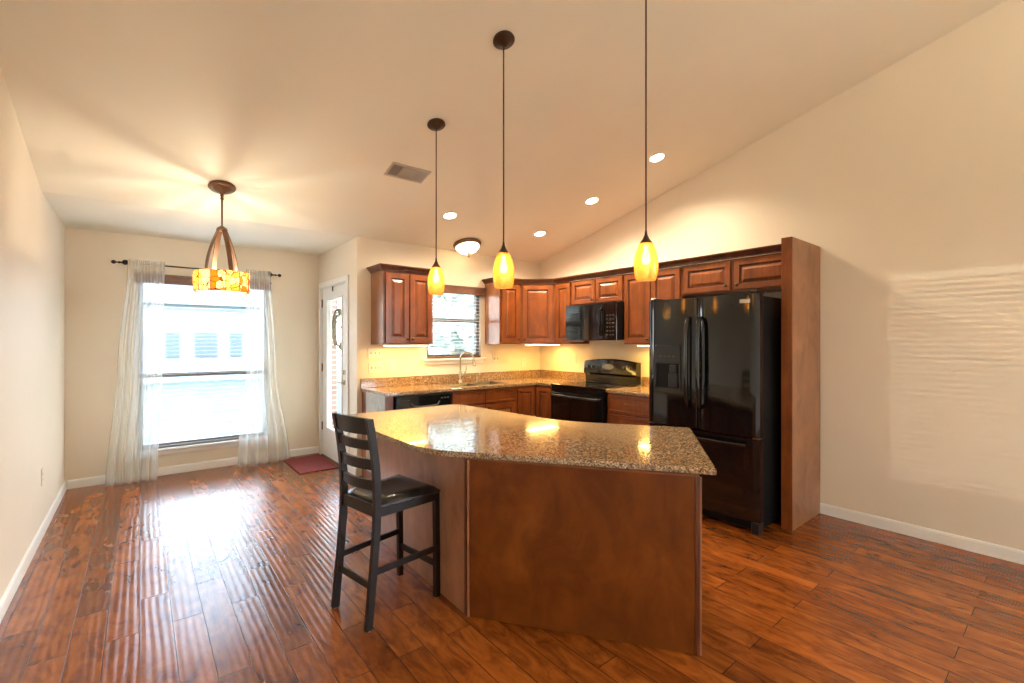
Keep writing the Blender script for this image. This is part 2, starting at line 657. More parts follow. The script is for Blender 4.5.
WARM = (1.0, 0.82, 0.58)
LX, RX, BY, KY, DX = -0.553, 4.317, 6.04, 4.72, 1.75   # left wall, right wall, dining wall, kitchen wall, entry wall
RY = -5.0
HZ, SL, RIDGE = 2.485, 0.249, -1.0
def ceil_z(y):
    if y >= KY:
        return HZ
    if y >= RIDGE:
        return HZ + SL * (KY - y)
    return HZ + SL * (KY - RIDGE) - SL * (RIDGE - y)

# ================================================================== THE SETTING
m = MB()
m.prism([(LX, RY), (RX, RY), (RX, KY), (DX, KY), (DX, BY), (LX, BY)], -0.1, 0.0)
struct(m.build('floor', 'plank_floor'))

m = MB()
T = 0.12
prof = [(RY - T, ceil_z(RY)), (RIDGE, ceil_z(RIDGE)), (KY, HZ), (BY + T, HZ), (BY + T, HZ + 0.15), (KY, HZ + 0.15), (RIDGE, ceil_z(RIDGE) + 0.15), (RY - T, ceil_z(RY) + 0.15)]
m.prism([(y, z) for y, z in prof], LX - T, RX + T, axis='x')
struct(m.build('ceiling', 'ceiling_paint'))

def wall_pieces(m, axis, plane0, plane1, a0, a1, topf, hole=None):
    """wall slab spanning a0..a1 with an optional rectangular hole (h0,h1,z0,z1)"""
    def pr(x0, x1, z0, top0, top1):
        pts = [(x0, z0), (x1, z0), (x1, top1), (x0, top0)]
        if axis == 'y':     # wall runs along Y, plane at X
            m.prism(pts, plane0, plane1, axis='x')
        else:
            m.prism(pts, plane0, plane1, axis='y')
    if hole:
        h0, h1, z0, z1 = hole
        pr(a0, h0, 0, topf(a0), topf(h0))
        pr(h1, a1, 0, topf(h1), topf(a1))
        if z0 > 0:
            pr(h0, h1, 0, z0, z0)
        pr(h0, h1, z1, topf(h0), topf(h1))
    else:
        pr(a0, a1, 0, topf(a0), topf(a1))

def long_wall(name, x0, x1, holes, ymax):
    m = MB()
    cuts = [RY, RIDGE, KY, ymax]
    segs = [(a, b) for a, b in zip(cuts, cuts[1:]) if b > a + 1e-4]
    for a, b in segs:
        hh = [h for h in holes if a <= h[0] and h[1] <= b]
        wall_pieces(m, 'y', x0, x1, a, b, ceil_z, hh[0] if hh else None)
    return struct(m.build(name, 'wall_paint'))

long_wall('wall_left', LX - T, LX, [(-3.4, -1.6, 0.45, 2.05)], BY + T)
long_wall('wall_right', RX, RX + T, [(-4.6, -1.05, 0.06, 2.6)], KY + T)
flat = lambda a: HZ
m = MB(); wall_pieces(m, 'x', BY, BY + T, LX, DX + T, flat, (-0.02, 1.18, 0.285, 2.06))
struct(m.build('wall_back', 'wall_paint'))
m = MB(); wall_pieces(m, 'x', KY, KY + T, DX + T, RX, flat, (2.56, 3.32, 1.20, 2.05))
struct(m.build('wall_kitchen', 'wall_paint'))
m = MB(); wall_pieces(m, 'y', DX, DX + T, KY, BY, flat, (5.01, 5.93, 0.0, 2.065))
struct(m.build('wall_entry', 'wall_paint'))
m = MB(); wall_pieces(m, 'x', RY - T, RY, LX - T, RX + T, lambda a: ceil_z(RY))
struct(m.build('wall_rear', 'wall_paint'))

# baseboards
def baseboard(name, path):
    m = MB()
    m.sweep(path, [(0, 0.001), (0.013, 0.001), (0.013, 0.070), (0.009, 0.082), (0, 0.086)])
    struct(m.build(name, 'white_trim'))
e = 0.001
baseboard('baseboard_left', [(LX + e, RY + e), (LX + e, BY - e)])
baseboard('baseboard_back', [(LX + 0.016, BY - e), (DX - e, BY - e)])
baseboard('baseboard_right', [(RX - e, 1.334), (RX - e, -1.04)])
baseboard('baseboard_entry', [(DX - e, 4.945), (DX - e, KY + 0.001)])
baseboard('baseboard_rear', [(3.4, RY + e), (LX + 0.02, RY + e)])

# exterior
m = MB(); m.box(-40, -40, -0.32, 45, 60, -0.22)
struct(m.build('ground', 'grass'))
m = MB(); m.box(DX + T + 0.01, KY + T + 0.01, -0.22, 4.4, 8.0, -0.12)
struct(m.build('porch_slab', 'house_siding'))

hs = thing('house', 'pale neighbouring house seen across the yard through the dining window', 'building', (1.6, 23, -0.22))
m = MB(); m.box(-1.6, 23, -0.22, 7, 30, 2.9)
m.build('house_wall', 'house_siding', hs)
m = MB(); m.prism([(-2.1, 2.9), (7.5, 2.9), (6.3, 4.6), (-0.9, 4.6)], 22.5, 30.5, axis='y')
m.build('roof', 'house_roof', hs)
for i, x in enumerate((-0.7, 0.8, 1.75, 3.0, 4.4)):
    m = MB(); m.box(x, 22.93, 0.75, x + (0.45 if i % 2 else 0.8), 22.99, 1.75, 0.01)
    m.build('house_window', 'house_glass', hs)

def tree(x, y, r_, zc_, label, seed):
    rnd = random.Random(seed)
    o = thing('tree', label, 'tree', (x, y, -0.22), 'trees behind the kitchen window')
    m = MB()
    m.tube([(x, y, -0.21), (x + 0.06, y, 1.0), (x - 0.04, y + 0.05, zc_ - r_ * 0.4)], [0.20, 0.15, 0.09], 10)
    m.build('trunk', 'wreath_twig', o, True)
    m = MB()
    for i in range(26):
        a = rnd.uniform(0, 2 * pi); q = rnd.uniform(0, 0.72) * r_; h_ = rnd.uniform(-0.75, 0.8) * r_
        c_ = Vector((x + q * cos(a), y + q * sin(a), zc_ + h_))
        rr = rnd.uniform(0.28, 0.45) * r_
        res = bmesh.ops.create_icosphere(m.b, subdivisions=3, radius=rr, matrix=Matrix.Translation(c_))
        for v_ in res['verts']:
            d_ = (v_.co - c_)
            v_.co = c_ + d_ * (1 + rnd.uniform(-0.22, 0.22))
    m.build('crown', 'foliage', o)
tree(6.9, 13.0, 1.9, 2.6, 'leafy tree outside, at the left through the kitchen window', 1)
tree(11.6, 17.0, 2.2, 3.0, 'leafy tree outside, at the right through the kitchen window', 2)

m = MB(); m.box(1.90, 7.0, -0.12, 2.29, 7.3, 2.7, 0.004)
tag(m.build('brick_pillar', 'brick'), 'pinkish brick porch pillar seen through the glass of the entry door', 'pillar')

# ------------------------------------------------------------------ windows
def window(idx, x0, x1, z0, z1, y, rail, sash='bronze_sash', fw=0.045):
    w = sempty('window_%d' % idx, ((x0 + x1) / 2, y, z0))
    m = MB()
    ya, yb = y + 0.045, y + 0.10
    m.box(x0, ya, z0, x0 + fw, yb, z1); m.box(x1 - fw, ya, z0, x1, yb, z1)
    m.box(x0 + fw, ya, z0, x1 - fw, yb, z0 + fw); m.box(x0 + fw, ya, z1 - fw, x1 - fw, yb, z1)
    m.box(x0 + fw, ya - 0.01, rail - 0.022, x1 - fw, yb, rail + 0.022)
    m.build('window_frame', sash, w)
    for a, b in ((z0 + fw, rail - 0.022), (rail + 0.022, z1 - fw)):
        m = MB(); m.box(x0 + fw, y + 0.07, a, x1 - fw, y + 0.076, b)
        m.build('glass_pane', 'window_glass', w)
    return w
window(1, -0.02, 1.18, 0.285, 2.06, BY, 1.045)
window(2, 2.56, 3.32, 1.20, 2.05, KY, 1.655)

def sill(name, x0, x1, z0, z1, y, out, mat='white_trim'):
    m = MB(); m.box(x0, y - out, z1 - 0.022, x1, y - 0.001, z1, 0.004)
    m.box(x0 + 0.02, y - 0.016, z0, x1 - 0.02, y - 0.001, z1 - 0.023, 0.002)
    struct(m.build(name, mat))
sill('trim_1', -0.09, 1.25, 0.215, 0.284, BY, 0.045)
sill('trim_2', 2.51, 3.37, 1.135, 1.199, KY, 0.04)

# wooden-valance blinds with open white slats
def blind(label, x0, x1, z0, z1, y, valx0, valx1, pitch=0.042, tilt=8):
    b = thing('window_blind', label, 'blind', ((x0 + x1) / 2, y, z1))
    m = MB(); m.box(valx0, y - 0.045, z1 - 0.015, valx1, y - 0.002, z1 + 0.075, 0.004)
    m.box(valx0 - 0.004, y - 0.051, z1 + 0.058, valx1 + 0.004, y - 0.002, z1 + 0.082, 0.004)
    m.build('valance', 'valance_wood', b)
    m = MB()
    n = int((z1 - z0 - 0.05) / pitch)
    hw = 0.019
    for i in range(n):
        z = z1 - 0.04 - i * pitch
        dz = hw * sin(radians(tilt))
        dy = hw * cos(radians(tilt))
        yc = y + 0.019
        pts = [(yc - dy, z + dz), (yc, z + 0.002), (yc + dy, z - dz), (yc + dy, z - dz - 0.0022), (yc, z - 0.0005), (yc - dy, z + dz - 0.0022)]
        m.prism(pts, x0 + 0.006, x1 - 0.006, axis='x')
    m.build('slats', 'blind_white', b)
    m = MB(); m.box(x0 + 0.006, y + 0.004, z0 + 0.001, x1 - 0.006, y + 0.034, z0 + 0.022, 0.003)
    m.build('bottom_rail', 'bronze_sash' if z0 < 0.5 else 'valance_wood', b)
    for f in (0.14, 0.86):
        x = x0 + (x1 - x0) * f
        m = MB(); m.cyl((x, y + 0.019, z0 + 0.02), (x, y + 0.019, z1 - 0.02), 0.0012, 6)
        m.build('lift_cord', 'blind_white', b)
    return b
blind('white slatted blind with brown valance on the tall curtained dining window', -0.02, 1.18, 0.286, 2.015, BY, -0.04, 1.20)
blind('white slatted blind with brown wooden valance over the kitchen sink', 2.56, 3.32, 1.202, 1.985, KY, 2.48, 3.36)

# blind of the unseen left-wall window, added to stripe light on the right wall
b = thing('window_blind', 'white slatted blind on the added unseen window in the left wall', 'blind', (LX, -2.5, 2.05))
m = MB()
for i in range(38):
    z = 1.93 - i * 0.039
    yc = LX - 0.02
    m.prism([(yc - 0.019, z - 0.010), (yc, z + 0.001), (yc + 0.019, z + 0.010), (yc + 0.019, z + 0.008), (yc, z - 0.001), (yc - 0.019, z - 0.012)], -3.39, -1.61, axis='y')
m.build('slats', 'blind_white', b)
m = MB(); m.box(LX - 0.04, -3.39, 1.99, LX - 0.002, -1.61, 2.045, 0.003)
m.build('headrail', 'blind_white', b)

# unseen side windows behind the camera, added to light the room
def added_window(idx, axis, a0, a1, z0, z1, p, sgn):
    w = sempty('window_%d' % idx, ((a0 + a1) / 2, p, z0) if axis == 'x' else (p, (a0 + a1) / 2, z0))
    m = MB(); g = MB()
    f = 0.05
    mid = (a0 + a1) / 2
    def bx(mm, u0, u1, w0, w1, d0, d1):
        if axis == 'x':
            mm.box(u0, p + sgn * d0, w0, u1, p + sgn * d1, w1)
        else:
            mm.box(p + sgn * d0, u0, w0, p + sgn * d1, u1, w1)
    bx(m, a0, a0 + f, z0, z1, 0.04, 0.09); bx(m, a1 - f, a1, z0, z1, 0.04, 0.09)
    bx(m, a0 + f, a1 - f, z0, z0 + f, 0.04, 0.09); bx(m, a0 + f, a1 - f, z1 - f, z1, 0.04, 0.09)
    bx(m, mid - f / 2, mid + f / 2, z0 + f, z1 - f, 0.04, 0.09)
    m.build('window_frame', 'white_trim', w)
    bx(g, a0 + f, mid - f / 2, z0 + f, z1 - f, 0.06, 0.066)
    bx(g, mid + f / 2, a1 - f, z0 + f, z1 - f, 0.06, 0.066)
    g.build('glass_pane', 'window_glass', w)
added_window(3, 'y', -3.4, -1.6, 0.45, 2.05, LX, -1)  # added as the source of the striped light on the right wall
added_window(4, 'y', -4.6, -1.05, 0.06, 2.6, RX, 1)  # added large to throw cool daylight on the left wall

# ------------------------------------------------------------------ entry door
d = sempty('door_1', (DX, 5.47, 0))
y0, y1 = 5.03, 5.91
gy0, gy1, gz0, gz1 = 5.205, 5.735, 0.36, 1.90
m = MB()
xa, xb = DX + 0.012, DX + 0.055
m.box(xa, y0, 0.012, xb, gy0, 2.045); m.box(xa, gy1, 0.012, xb, y1, 2.045)
m.box(xa, gy0, 0.012, xb, gy1, gz0); m.box(xa, gy0, gz1, xb, gy1, 2.045)
m.build('door_panel', 'white_trim', d)
m = MB()      # raised moulding round the glass
r = 0.022
m.box(xa - 0.009, gy0 - r, gz0 - r, xa, gy0 + 0.006, gz1 + r, 0.003); m.box(xa - 0.009, gy1 - 0.006, gz0 - r, xa, gy1 + r, gz1 + r, 0.003)
m.box(xa - 0.009, gy0 + 0.006, gz0 - r, xa, gy1 - 0.006, gz0 + 0.006, 0.003); m.box(xa - 0.009, gy0 + 0.006, gz1 - 0.006, xa, gy1 - 0.006, gz1 + r, 0.003)
m.build('glass_moulding', 'white_trim', d)
m = MB(); m.box(xa + 0.016, gy0, gz0, xa + 0.022, gy1, gz1)
m.build('glass_pane', 'window_glass', d)
for z in (1.87, 1.08, 0.36):
    m = MB(); m.box(xa - 0.004, y1 - 0.006, z - 0.045, xa + 0.004, y1 + 0.014, z + 0.045)
    m.cyl((xa - 0.007, y1 + 0.004, z - 0.05), (xa - 0.007, y1 + 0.004, z + 0.05), 0.006, 10)
    m.build('hinge', 'brushed_bronze', d)
m = MB(); m.cyl((xa - 0.016, 5.115, 1.06), (xa, 5.115, 1.06), 0.026, 20); m.box(xa - 0.026, 5.109, 1.045, xa - 0.016, 5.121, 1.075, 0.002)
m.build('deadbolt', 'nickel', d, True)
m = MB(); m.cyl((xa - 0.014, 5.115, 0.945), (xa, 5.115, 0.945), 0.030, 20); m.cyl((xa - 0.045, 5.115, 0.945), (xa - 0.012, 5.115, 0.945), 0.010, 12)
m.tube([(xa - 0.045, 5.105, 0.945), (xa - 0.047, 5.15, 0.948), (xa - 0.046, 5.20, 0.944), (xa - 0.042, 5.235, 0.938)], [0.010, 0.009, 0.008, 0.006], 10)
m.build('door_handle', 'nickel', d, True)
# casing + jamb
m = MB()
def casing(m, x, a0, a1, zt):
    w = 0.062
    m.box(x - 0.016, a0 - w, 0.001, x - 0.001, a0, zt + w, 0.003)
    m.box(x - 0.016, a1, 0.001, x - 0.001, a1 + w, zt + w, 0.003)
    m.box(x - 0.016, a0, zt, x - 0.001, a1, zt + w, 0.003)
casing(m, DX, 5.017, 5.925, 2.058)
m.box(DX, 5.011, 0.001, DX + 0.118, 5.027, 2.064); m.box(DX, 5.913, 0.001, DX + 0.118, 5.929, 2.064)
m.box(DX, 5.027, 2.048, DX + 0.118, 5.913, 2.064)
struct(m.build('trim_3', 'white_trim'))
m = MB(); m.box(DX - 0.004, 5.0275, 0.0008, DX + 0.118, 5.9125, 0.0108, 0.002)
struct(m.build('trim_4', 'brushed_bronze'))
# over-door wreath
h = thing('wreath_hanger', 'small dark metal hook over the top of the entry door', 'hook', (DX, 5.52, 2.045))
m = MB()
m.box(DX + 0.004, 5.51, 1.99, DX + 0.0095, 5.535, 2.047, 0.0006); m.box(DX + 0.004, 5.51, 2.0465, DX + 0.060, 5.535, 2.0478)
m.box(DX + 0.057, 5.51, 1.80, DX + 0.060, 5.535, 2.0465)
m.build('hook', 'black_iron', h)
wr_ = thing('door_wreath', 'twig wreath hanging outside the glass of the entry door', 'wreath', (DX + 0.10, 5.60, 1.55))
m = MB()
for kk in range(7):
    pth = []
    ph = random.random() * 6.28
    for i in range(40):
        a = 2 * pi * i / 40
        rr = 0.20 + 0.022 * cos(5 * a + ph)
        pth.append((DX + 0.115 + 0.022 * sin(4 * a + ph), 5.60 + rr * cos(a), 1.55 + 1.1 * rr * sin(a)))
    m.tube(pth, 0.009, 6, closed=True)
m.build('twig_ring', 'wreath_twig', wr_, True)
m = MB()
for i in range(90):
    a = random.random() * 2 * pi
    rr = 0.20 + random.uniform(-0.05, 0.05)
    c = Vector((DX + 0.11 + random.uniform(-0.03, 0.03), 5.60 + rr * cos(a), 1.55 + 1.1 * rr * sin(a)))
    u = Vector((random.uniform(-.3, .3), random.uniform(-1, 1), random.uniform(-1, 1))).normalized() * 0.035
    w = Vector((random.uniform(-1, 1), random.uniform(-1, 1), random.uniform(-1, 1))).normalized()
    w = (w - u * w.dot(u) / u.length_squared).normalized() * 0.010
    vs = [m.v(c - u), m.v(c + w), m.v(c + u), m.v(c - w)]
    m.face(vs)
m.build('leaves', 'wreath_leaf', wr_)

# ------------------------------------------------------------------ door mat
m = MB()
m.prism([(1.31, 5.17), (1.715, 5.17), (1.715, 5.90), (1.31, 5.90)], 0.0008, 0.012, 0.003, 1)
mat_o = m.build('door_mat', 'mat_red')
tag(mat_o, 'dark red rectangular mat on the plank floor before the entry door', 'mat')

# ------------------------------------------------------------------ curtains
cr = thing('curtain_rod', 'thin black iron curtain rod with ball finials above the dining window', 'curtain rod', (0.55, 5.95, 2.18))
m = MB(); m.cyl((-0.155, 5.95, 2.18), (1.235, 5.95, 2.18), 0.008, 12)
m.build('pole', 'black_iron', cr, True)
for sx, x in ((-1, -0.155), (1, 1.235)):
    m = MB()
    Rm = Matrix.Rotation(sx * pi / 2, 4, 'Y')
    m.lathe([(0, 0), (0.010, 0), (0.012, 0.006), (0.006, 0.014), (0.006, 0.026), (0.015, 0.034), (0.020, 0.046), (0.015, 0.058), (0.004, 0.066), (0, 0.068)], (x, 5.95, 2.18), 16, Rm)
    m.build('finial', 'black_iron', cr, True)
for x in (-0.115, 1.195):
    m = MB()
    m.lathe([(0, 0), (0.026, 0), (0.026, 0.005), (0.010, 0.009), (0, 0.01)], (x, BY - 0.001, 2.195), 16, Matrix.Rotation(pi / 2, 4, 'X'))
    m.tube([(x, BY - 0.008, 2.195), (x, 6.0, 2.19), (x, 5.965, 2.172), (x, 5.95, 2.166), (x, 5.936, 2.172)], 0.006, 8)
    m.build('bracket', 'black_iron', cr, True)

def curtain(label, top, mid, bot, yb, folds, seed, hem):
    rnd = random.Random(seed)
    m = MB()
    nx, nz = 150, 46
    ph = [rnd.uniform(0, 6.28) for _ in range(4)]
    rows = []
    for j in range(nz + 1):
        f = j / nz
        z = 2.215 - f * (2.215 - 0.012)
        if f < 0.5:
            q = f / 0.5; q = q * q * (3 - 2 * q)
            a = top[0] + (mid[0] - top[0]) * q; b = top[1] + (mid[1] - top[1]) * q
        else:
            q = (f - 0.5) / 0.5; q = q * q * (3 - 2 * q)
            a = mid[0] + (bot[0] - mid[0]) * q; b = mid[1] + (bot[1] - mid[1]) * q
        row = []
        for i in range(nx + 1):
            t_ = i / nx
            amp = 0.010 + 0.030 * min(1, f * 1.6)
            s = sin(2 * pi * folds * t_ + ph[0] + 0.5 * sin(2.2 * f + ph[1])) + 0.45 * sin(2 * pi * folds * 0.43 * t_ + ph[2] + f)
            if f < 0.06:
                s = s * 0.5 + sin(2 * pi * folds * 3 * t_) * 0.4
            y = 5.95 + (yb - 5.95) * f - 0.014 + amp * s * 0.8 - (0.012 if f < 0.06 else 0)
            x = a + (b - a) * t_ + 0.012 * sin(2 * pi * folds * t_ * 1.0 + 1.2 + ph[3]) * f
            zz = z + hem * f * f * sin(2.3 * t_ + ph[1]) * 0.5
            row.append(m.v((x, min(y, 6.015), max(zz, 0.006))))
        rows.append(row)
    for a, b in zip(rows, rows[1:]):
        for i in range(nx):
            m.face([a[i], a[i + 1], b[i + 1], b[i]])
    o = m.build('curtain', 'sheer_cloth', None, True)
    # origin to the rod
    off = Vector(((top[0] + top[1]) / 2, 5.95, 2.2))
    for vtx in o.data.vertices:
        vtx.co -= off
    o.location = off
    tag(o, label, 'curtain', 'sheer curtains')
curtain('sheer white curtain at the left side of the dining window', (-0.095, 0.20), (-0.17, 0.185), (-0.25, 0.15), 5.90, 6, 3, 0.02)
curtain('sheer white curtain at the right side of the dining window, next to the entry door', (0.93, 1.185), (0.94, 1.25), (0.86, 1.40), 5.93, 5, 11, 0.02)

# ================================================================== KITCHEN CABINETS
def knob(parent, p, n):
    p = Vector(p); n = Vector(n)
    m = MB()
    q = Vector((0, 0, 1)).rotation_difference(n).to_matrix().to_4x4()
    m.lathe([(0, 0), (0.007, 0), (0.005, 0.008), (0.006, 0.014), (0.013, 0.018), (0.014, 0.023), (0.009, 0.028), (0, 0.029)], p, 14, q)
    return m.build('knob', 'dark_bronze', parent, True)

def pull(parent, a, b, n):
    a, b, n = Vector(a), Vector(b), Vector(n)
    m = MB()
    m.tube([a, a + n * 0.026, a + n * 0.03 + (b - a) * 0.08, (a + b) / 2 + n * 0.034, b + n * 0.03 - (b - a) * 0.08, b + n * 0.026, b], 0.0045, 8)
    return m.build('pull_handle', 'brushed_bronze', parent, True)

def door(parent, O, U, N, w, h, kn=None, fr=0.055, name='door', mat='cherry', raised=True):
    """kn: (u, v) knob position"""
    m = MB()
    m.panel(O, U, (0, 0, 1), N, w, h, 0.02, fr, raised)
    d = m.build(name, mat, parent)
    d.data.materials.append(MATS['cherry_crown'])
    if kn:
        knob(d, Vector(O) + Vector(U) * kn[0] + Vector((0, 0, kn[1])) + Vector(N) * 0.0205, N)
    return d

UX, UY, UZ = Vector((1, 0, 0)), Vector((0, 1, 0)), Vector((0, 0, 1))
ZB, ZT = 1.372, 2.118            # upper cabinets
FY = KY - 0.305                  # front plane of carcass on the kitchen wall (doors add 2 cm)
FX = RX - 0.305
g = 0.0012
# left upper cabinet
c = thing('upper_cabinet', 'cherry two-door wall cabinet left of the sink window', 'cabinet', (2.18, KY, ZB))
m = MB(); m.box(1.902, FY, ZB, 2.467, KY - g, ZT)
m.build('cabinet_body', 'cherry', c)
m = MB(); m.box(1.897, FY + 0.002, ZB - 0.004, 1.9015, KY - 0.004, ZT)
m.build('side_panel', 'cherry_side', c)
door(c, (1.922, FY - g, ZB + 0.012), UX, -UY, 0.258, ZT - ZB - 0.03, (0.235, 0.04))
door(c, (2.190, FY - g, ZB + 0.012), UX, -UY, 0.258, ZT - ZB - 0.03, (0.023, 0.04))
CRN = [(0.0, ZT + 0.001), (0.012, ZT + 0.001), (0.014, ZT + 0.012), (0.030, ZT + 0.026), (0.044, ZT + 0.044), (0.052, ZT + 0.048), (0.052, ZT + 0.058), (0.0, ZT + 0.058)]
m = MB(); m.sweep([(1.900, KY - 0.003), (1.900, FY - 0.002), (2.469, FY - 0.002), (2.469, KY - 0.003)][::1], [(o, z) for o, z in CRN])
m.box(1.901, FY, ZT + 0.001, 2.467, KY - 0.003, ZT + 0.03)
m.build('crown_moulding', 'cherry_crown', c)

# kitchen-wall narrow cabinet
CX0, CX1 = 3.38, 3.707           # narrow cabinet, then corner
c = thing('upper_cabinet', 'narrow one-door cherry wall cabinet right of the sink window', 'cabinet', (3.54, KY, ZB))
m = MB(); m.box(CX0, FY, ZB, CX1 - g, KY - g, ZT)
m.build('cabinet_body', 'cherry', c)
m = MB(); m.box(CX0 - 0.005, FY + 0.002, ZB - 0.004, CX0 - 0.0005, KY - 0.004, ZT)
m.build('side_panel', 'cherry_side', c)
door(c, (CX0 + 0.02, FY - g, ZB + 0.012), UX, -UY, CX1 - CX0 - 0.05, ZT - ZB - 0.03, (CX1 - CX0 - 0.075, 0.04))

# diagonal corner cabinet
CY0 = 4.11
c = thing('corner_upper_cabinet', 'diagonal one-door cherry corner wall cabinet', 'cabinet', (4.05, 4.45, ZB))
m = MB(); m.prism([(CX1, KY - g), (CX1, FY), (FX, CY0), (RX - g, CY0), (RX - g, KY - g)], ZB, ZT)
m.build('cabinet_body', 'cherry', c)
dg = Vector((FX - CX1, CY0 - FY, 0)); L = dg.length; dg.normalize()
nd = Vector((dg.y, -dg.x, 0))
door(c, Vector((CX1, FY, ZB + 0.012)) + dg * 0.028 + nd * g, dg, nd, L - 0.056, ZT - ZB - 0.03, (0.03, 0.04))

# right wall uppers (doors face -X); U runs toward -Y
def rcab(label, y1, y0, z0, doors, side=False):
    c = thing('upper_cabinet', label, 'cabinet', (RX, (y0 + y1) / 2, z0))
    m = MB(); m.box(FX, y0 + g, z0, RX - g, y1 - g, ZT)
    m.build('cabinet_body', 'cherry', c)
    for (a, w, kn) in doors:
        door(c, (FX - g, a, z0 + 0.012), -UY, -UX, w, ZT - z0 - 0.03, kn, fr=0.05 if ZT - z0 > 0.4 else 0.045)
    return c
rcab('narrow one-door cherry wall cabinet left of the microwave', CY0, 3.82, ZB, [(CY0 - 0.03, 0.24, (0.215, 0.04))])
rcab('short two-door cherry cabinet above the microwave', 3.82, 3.06, 1.825, [(3.805, 0.35, (0.325, 0.035)), (3.435, 0.36, (0.025, 0.035))])
rcab('two-door cherry wall cabinet between microwave and refrigerator', 3.06, 2.385, ZB, [(3.045, 0.315, (0.29, 0.04)), (2.715, 0.315, (0.025, 0.04))])
rcab('short two-door cherry cabinet above the refrigerator', 2.385, 1.412, 1.835, [(2.360, 0.44, (0.41, 0.04)), (1.885, 0.455, (0.03, 0.04))])
# crown along the run
m = MB()
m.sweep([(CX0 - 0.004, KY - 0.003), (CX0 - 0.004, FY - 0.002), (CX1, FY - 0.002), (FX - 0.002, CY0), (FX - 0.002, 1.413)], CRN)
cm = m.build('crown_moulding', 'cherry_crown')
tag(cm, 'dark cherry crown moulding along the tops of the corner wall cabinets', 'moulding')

# under-cabinet lights
def under_light(label, box, e, area):
    u = thing('under_cabinet_light', label, 'lamp', ((box[0] + box[2]) / 2, (box[1] + box[3]) / 2, ZB - 0.02), 'under-cabinet lights')
    m = MB(); m.box(box[0], box[1], ZB - 0.013, box[2], box[3], ZB - 0.001, 0.002)
    m.build('housing', 'white_plastic', u)
    m = MB(); m.box(box[0] + 0.008, box[1] + 0.008, ZB - 0.021, box[2] - 0.008, box[3] - 0.008, ZB - 0.0135, 0.002)
    m.build('diffuser', 'under_light_glow', u)
    l = lamp('under_cabinet_lamp', 'AREA', ((box[0] + box[2]) / 2, (box[1] + box[3]) / 2, ZB - 0.026), e, (1.0, 0.56, 0.10), u, shape='RECTANGLE')
    l.data.size, l.data.size_y = area
under_light('slim glowing light strip under the cabinet left of the sink window', (1.95, 4.45, 2.44, 4.54), 2.8, (0.46, 0.08))
under_light('slim glowing light strip under the corner cabinet', (3.70, 4.18, 4.18, 4.33), 3.6, (0.46, 0.13))
under_light('slim glowing light strip under the cabinet beside the refrigerator', (4.03, 2.46, 4.12, 2.92), 4.5, (0.07, 0.42))

# ------------------------------------------------------------------ base cabinets
CT = 0.884      # underside of counter
TK = 0.10
BFY, BFX = 4.125, 3.707       # carcass fronts
# end panel + dishwasher
m = MB(); m.box(1.800, BFY - 0.02, 0.001, 1.868, KY - g, CT - g)
ep = m.build('cabinet_end_panel', 'cherry')
# pale skin on the end board: its gloss reflection put into the colour
c = thing('base_end_panel', 'cabinet end panel closing the counter run beside the dishwasher', 'cabinet', (1.82, 4.4, 0))
ep.parent = c
for vtx in ep.data.vertices:
    vtx.co -= Vector(c.location)
ep.name = 'end_board'
m = MB(); m.box(1.794, BFY, 0.09, 1.7995, KY - 0.13, CT - 0.003)
m.build('end_sheen', 'cabinet_end_sheen', c)

dw = thing('dishwasher', 'black built-in dishwasher under the counter left of the sink', 'dishwasher', (2.19, 4.4, 0))
m = MB(); m.box(1.880, BFY, 0.10, 2.495, KY - 0.02, CT - 0.006)
m.build('body', 'black_satin', dw)
m = MB(); m.box(1.882, BFY - 0.045, 0.12, 2.493, BFY - 0.001, 0.725, 0.006, 2)
m.build('door', 'black_gloss', dw)
m = MB(); m.box(1.882, BFY - 0.052, 0.732, 2.493, BFY - 0.001, CT - 0.010, 0.008, 2)
cp = m.build('control_panel', 'black_gloss', dw)
m = MB()
m.tube([(2.03, BFY - 0.056, 0.800), (2.06, BFY - 0.075, 0.772), (2.12, BFY - 0.080, 0.766), (2.26, BFY - 0.080, 0.766), (2.32, BFY - 0.075, 0.772), (2.35, BFY - 0.056, 0.800)], 0.008, 8)
m.build('handle', 'black_satin', cp, True)
for i in range(6):
    m = MB(); x = 1.93 + i * 0.035 if i < 3 else 2.37 + (i - 3) * 0.035
    m.box(x, BFY - 0.0545, 0.825, x + 0.022, BFY - 0.0522, 0.836)
    m.build('button', 'printed_grey', cp)
m = MB(); m.box(1.882, BFY + 0.03, 0.002, 2.493, BFY + 0.05, 0.098)
m.build('toe_kick', 'black_matte', dw)

def base_body(c, x0, y0, x1, y1, toe, holes=None):
    m = MB(); m.box(x0, y0, TK, x1, y1, CT - g)
    m.build('cabinet_body', 'cherry', c)
    m = MB(); m.box(*toe)
    m.build('toe_kick', 'black_matte', c)

c = thing('sink_base_cabinet', 'cherry base cabinet with two drawer fronts under the kitchen sink', 'cabinet', (2.95, 4.4, 0))
m = MB()      # open box so that the sink bowl hangs inside
m.box(2.500, BFY, TK, 3.390, BFY + 0.02, CT - g); m.box(2.500, BFY + 0.021, TK, 2.518, KY - g, CT - g); m.box(3.372, BFY + 0.021, TK, 3.390, KY - g, CT - g)
m.box(2.519, BFY + 0.021, TK, 3.371, KY - 0.02, TK + 0.018)
m.build('cabinet_body', 'cherry', c)
m = MB(); m.box(2.50, BFY + 0.07, 0.001, 3.39, BFY + 0.085, TK - 0.001)
m.build('toe_kick', 'black_matte', c)
for x, w, kx in ((2.522, 0.418, 0.39), (2.950, 0.418, 0.028)):
    door(c, (x, BFY - g, 0.725), UX, -UY, w, 0.140, None, 0.016, 'drawer_front', 'cherry', False)
    door(c, (x, BFY - g, 0.115), UX, -UY, w, 0.590, (kx, 0.555))

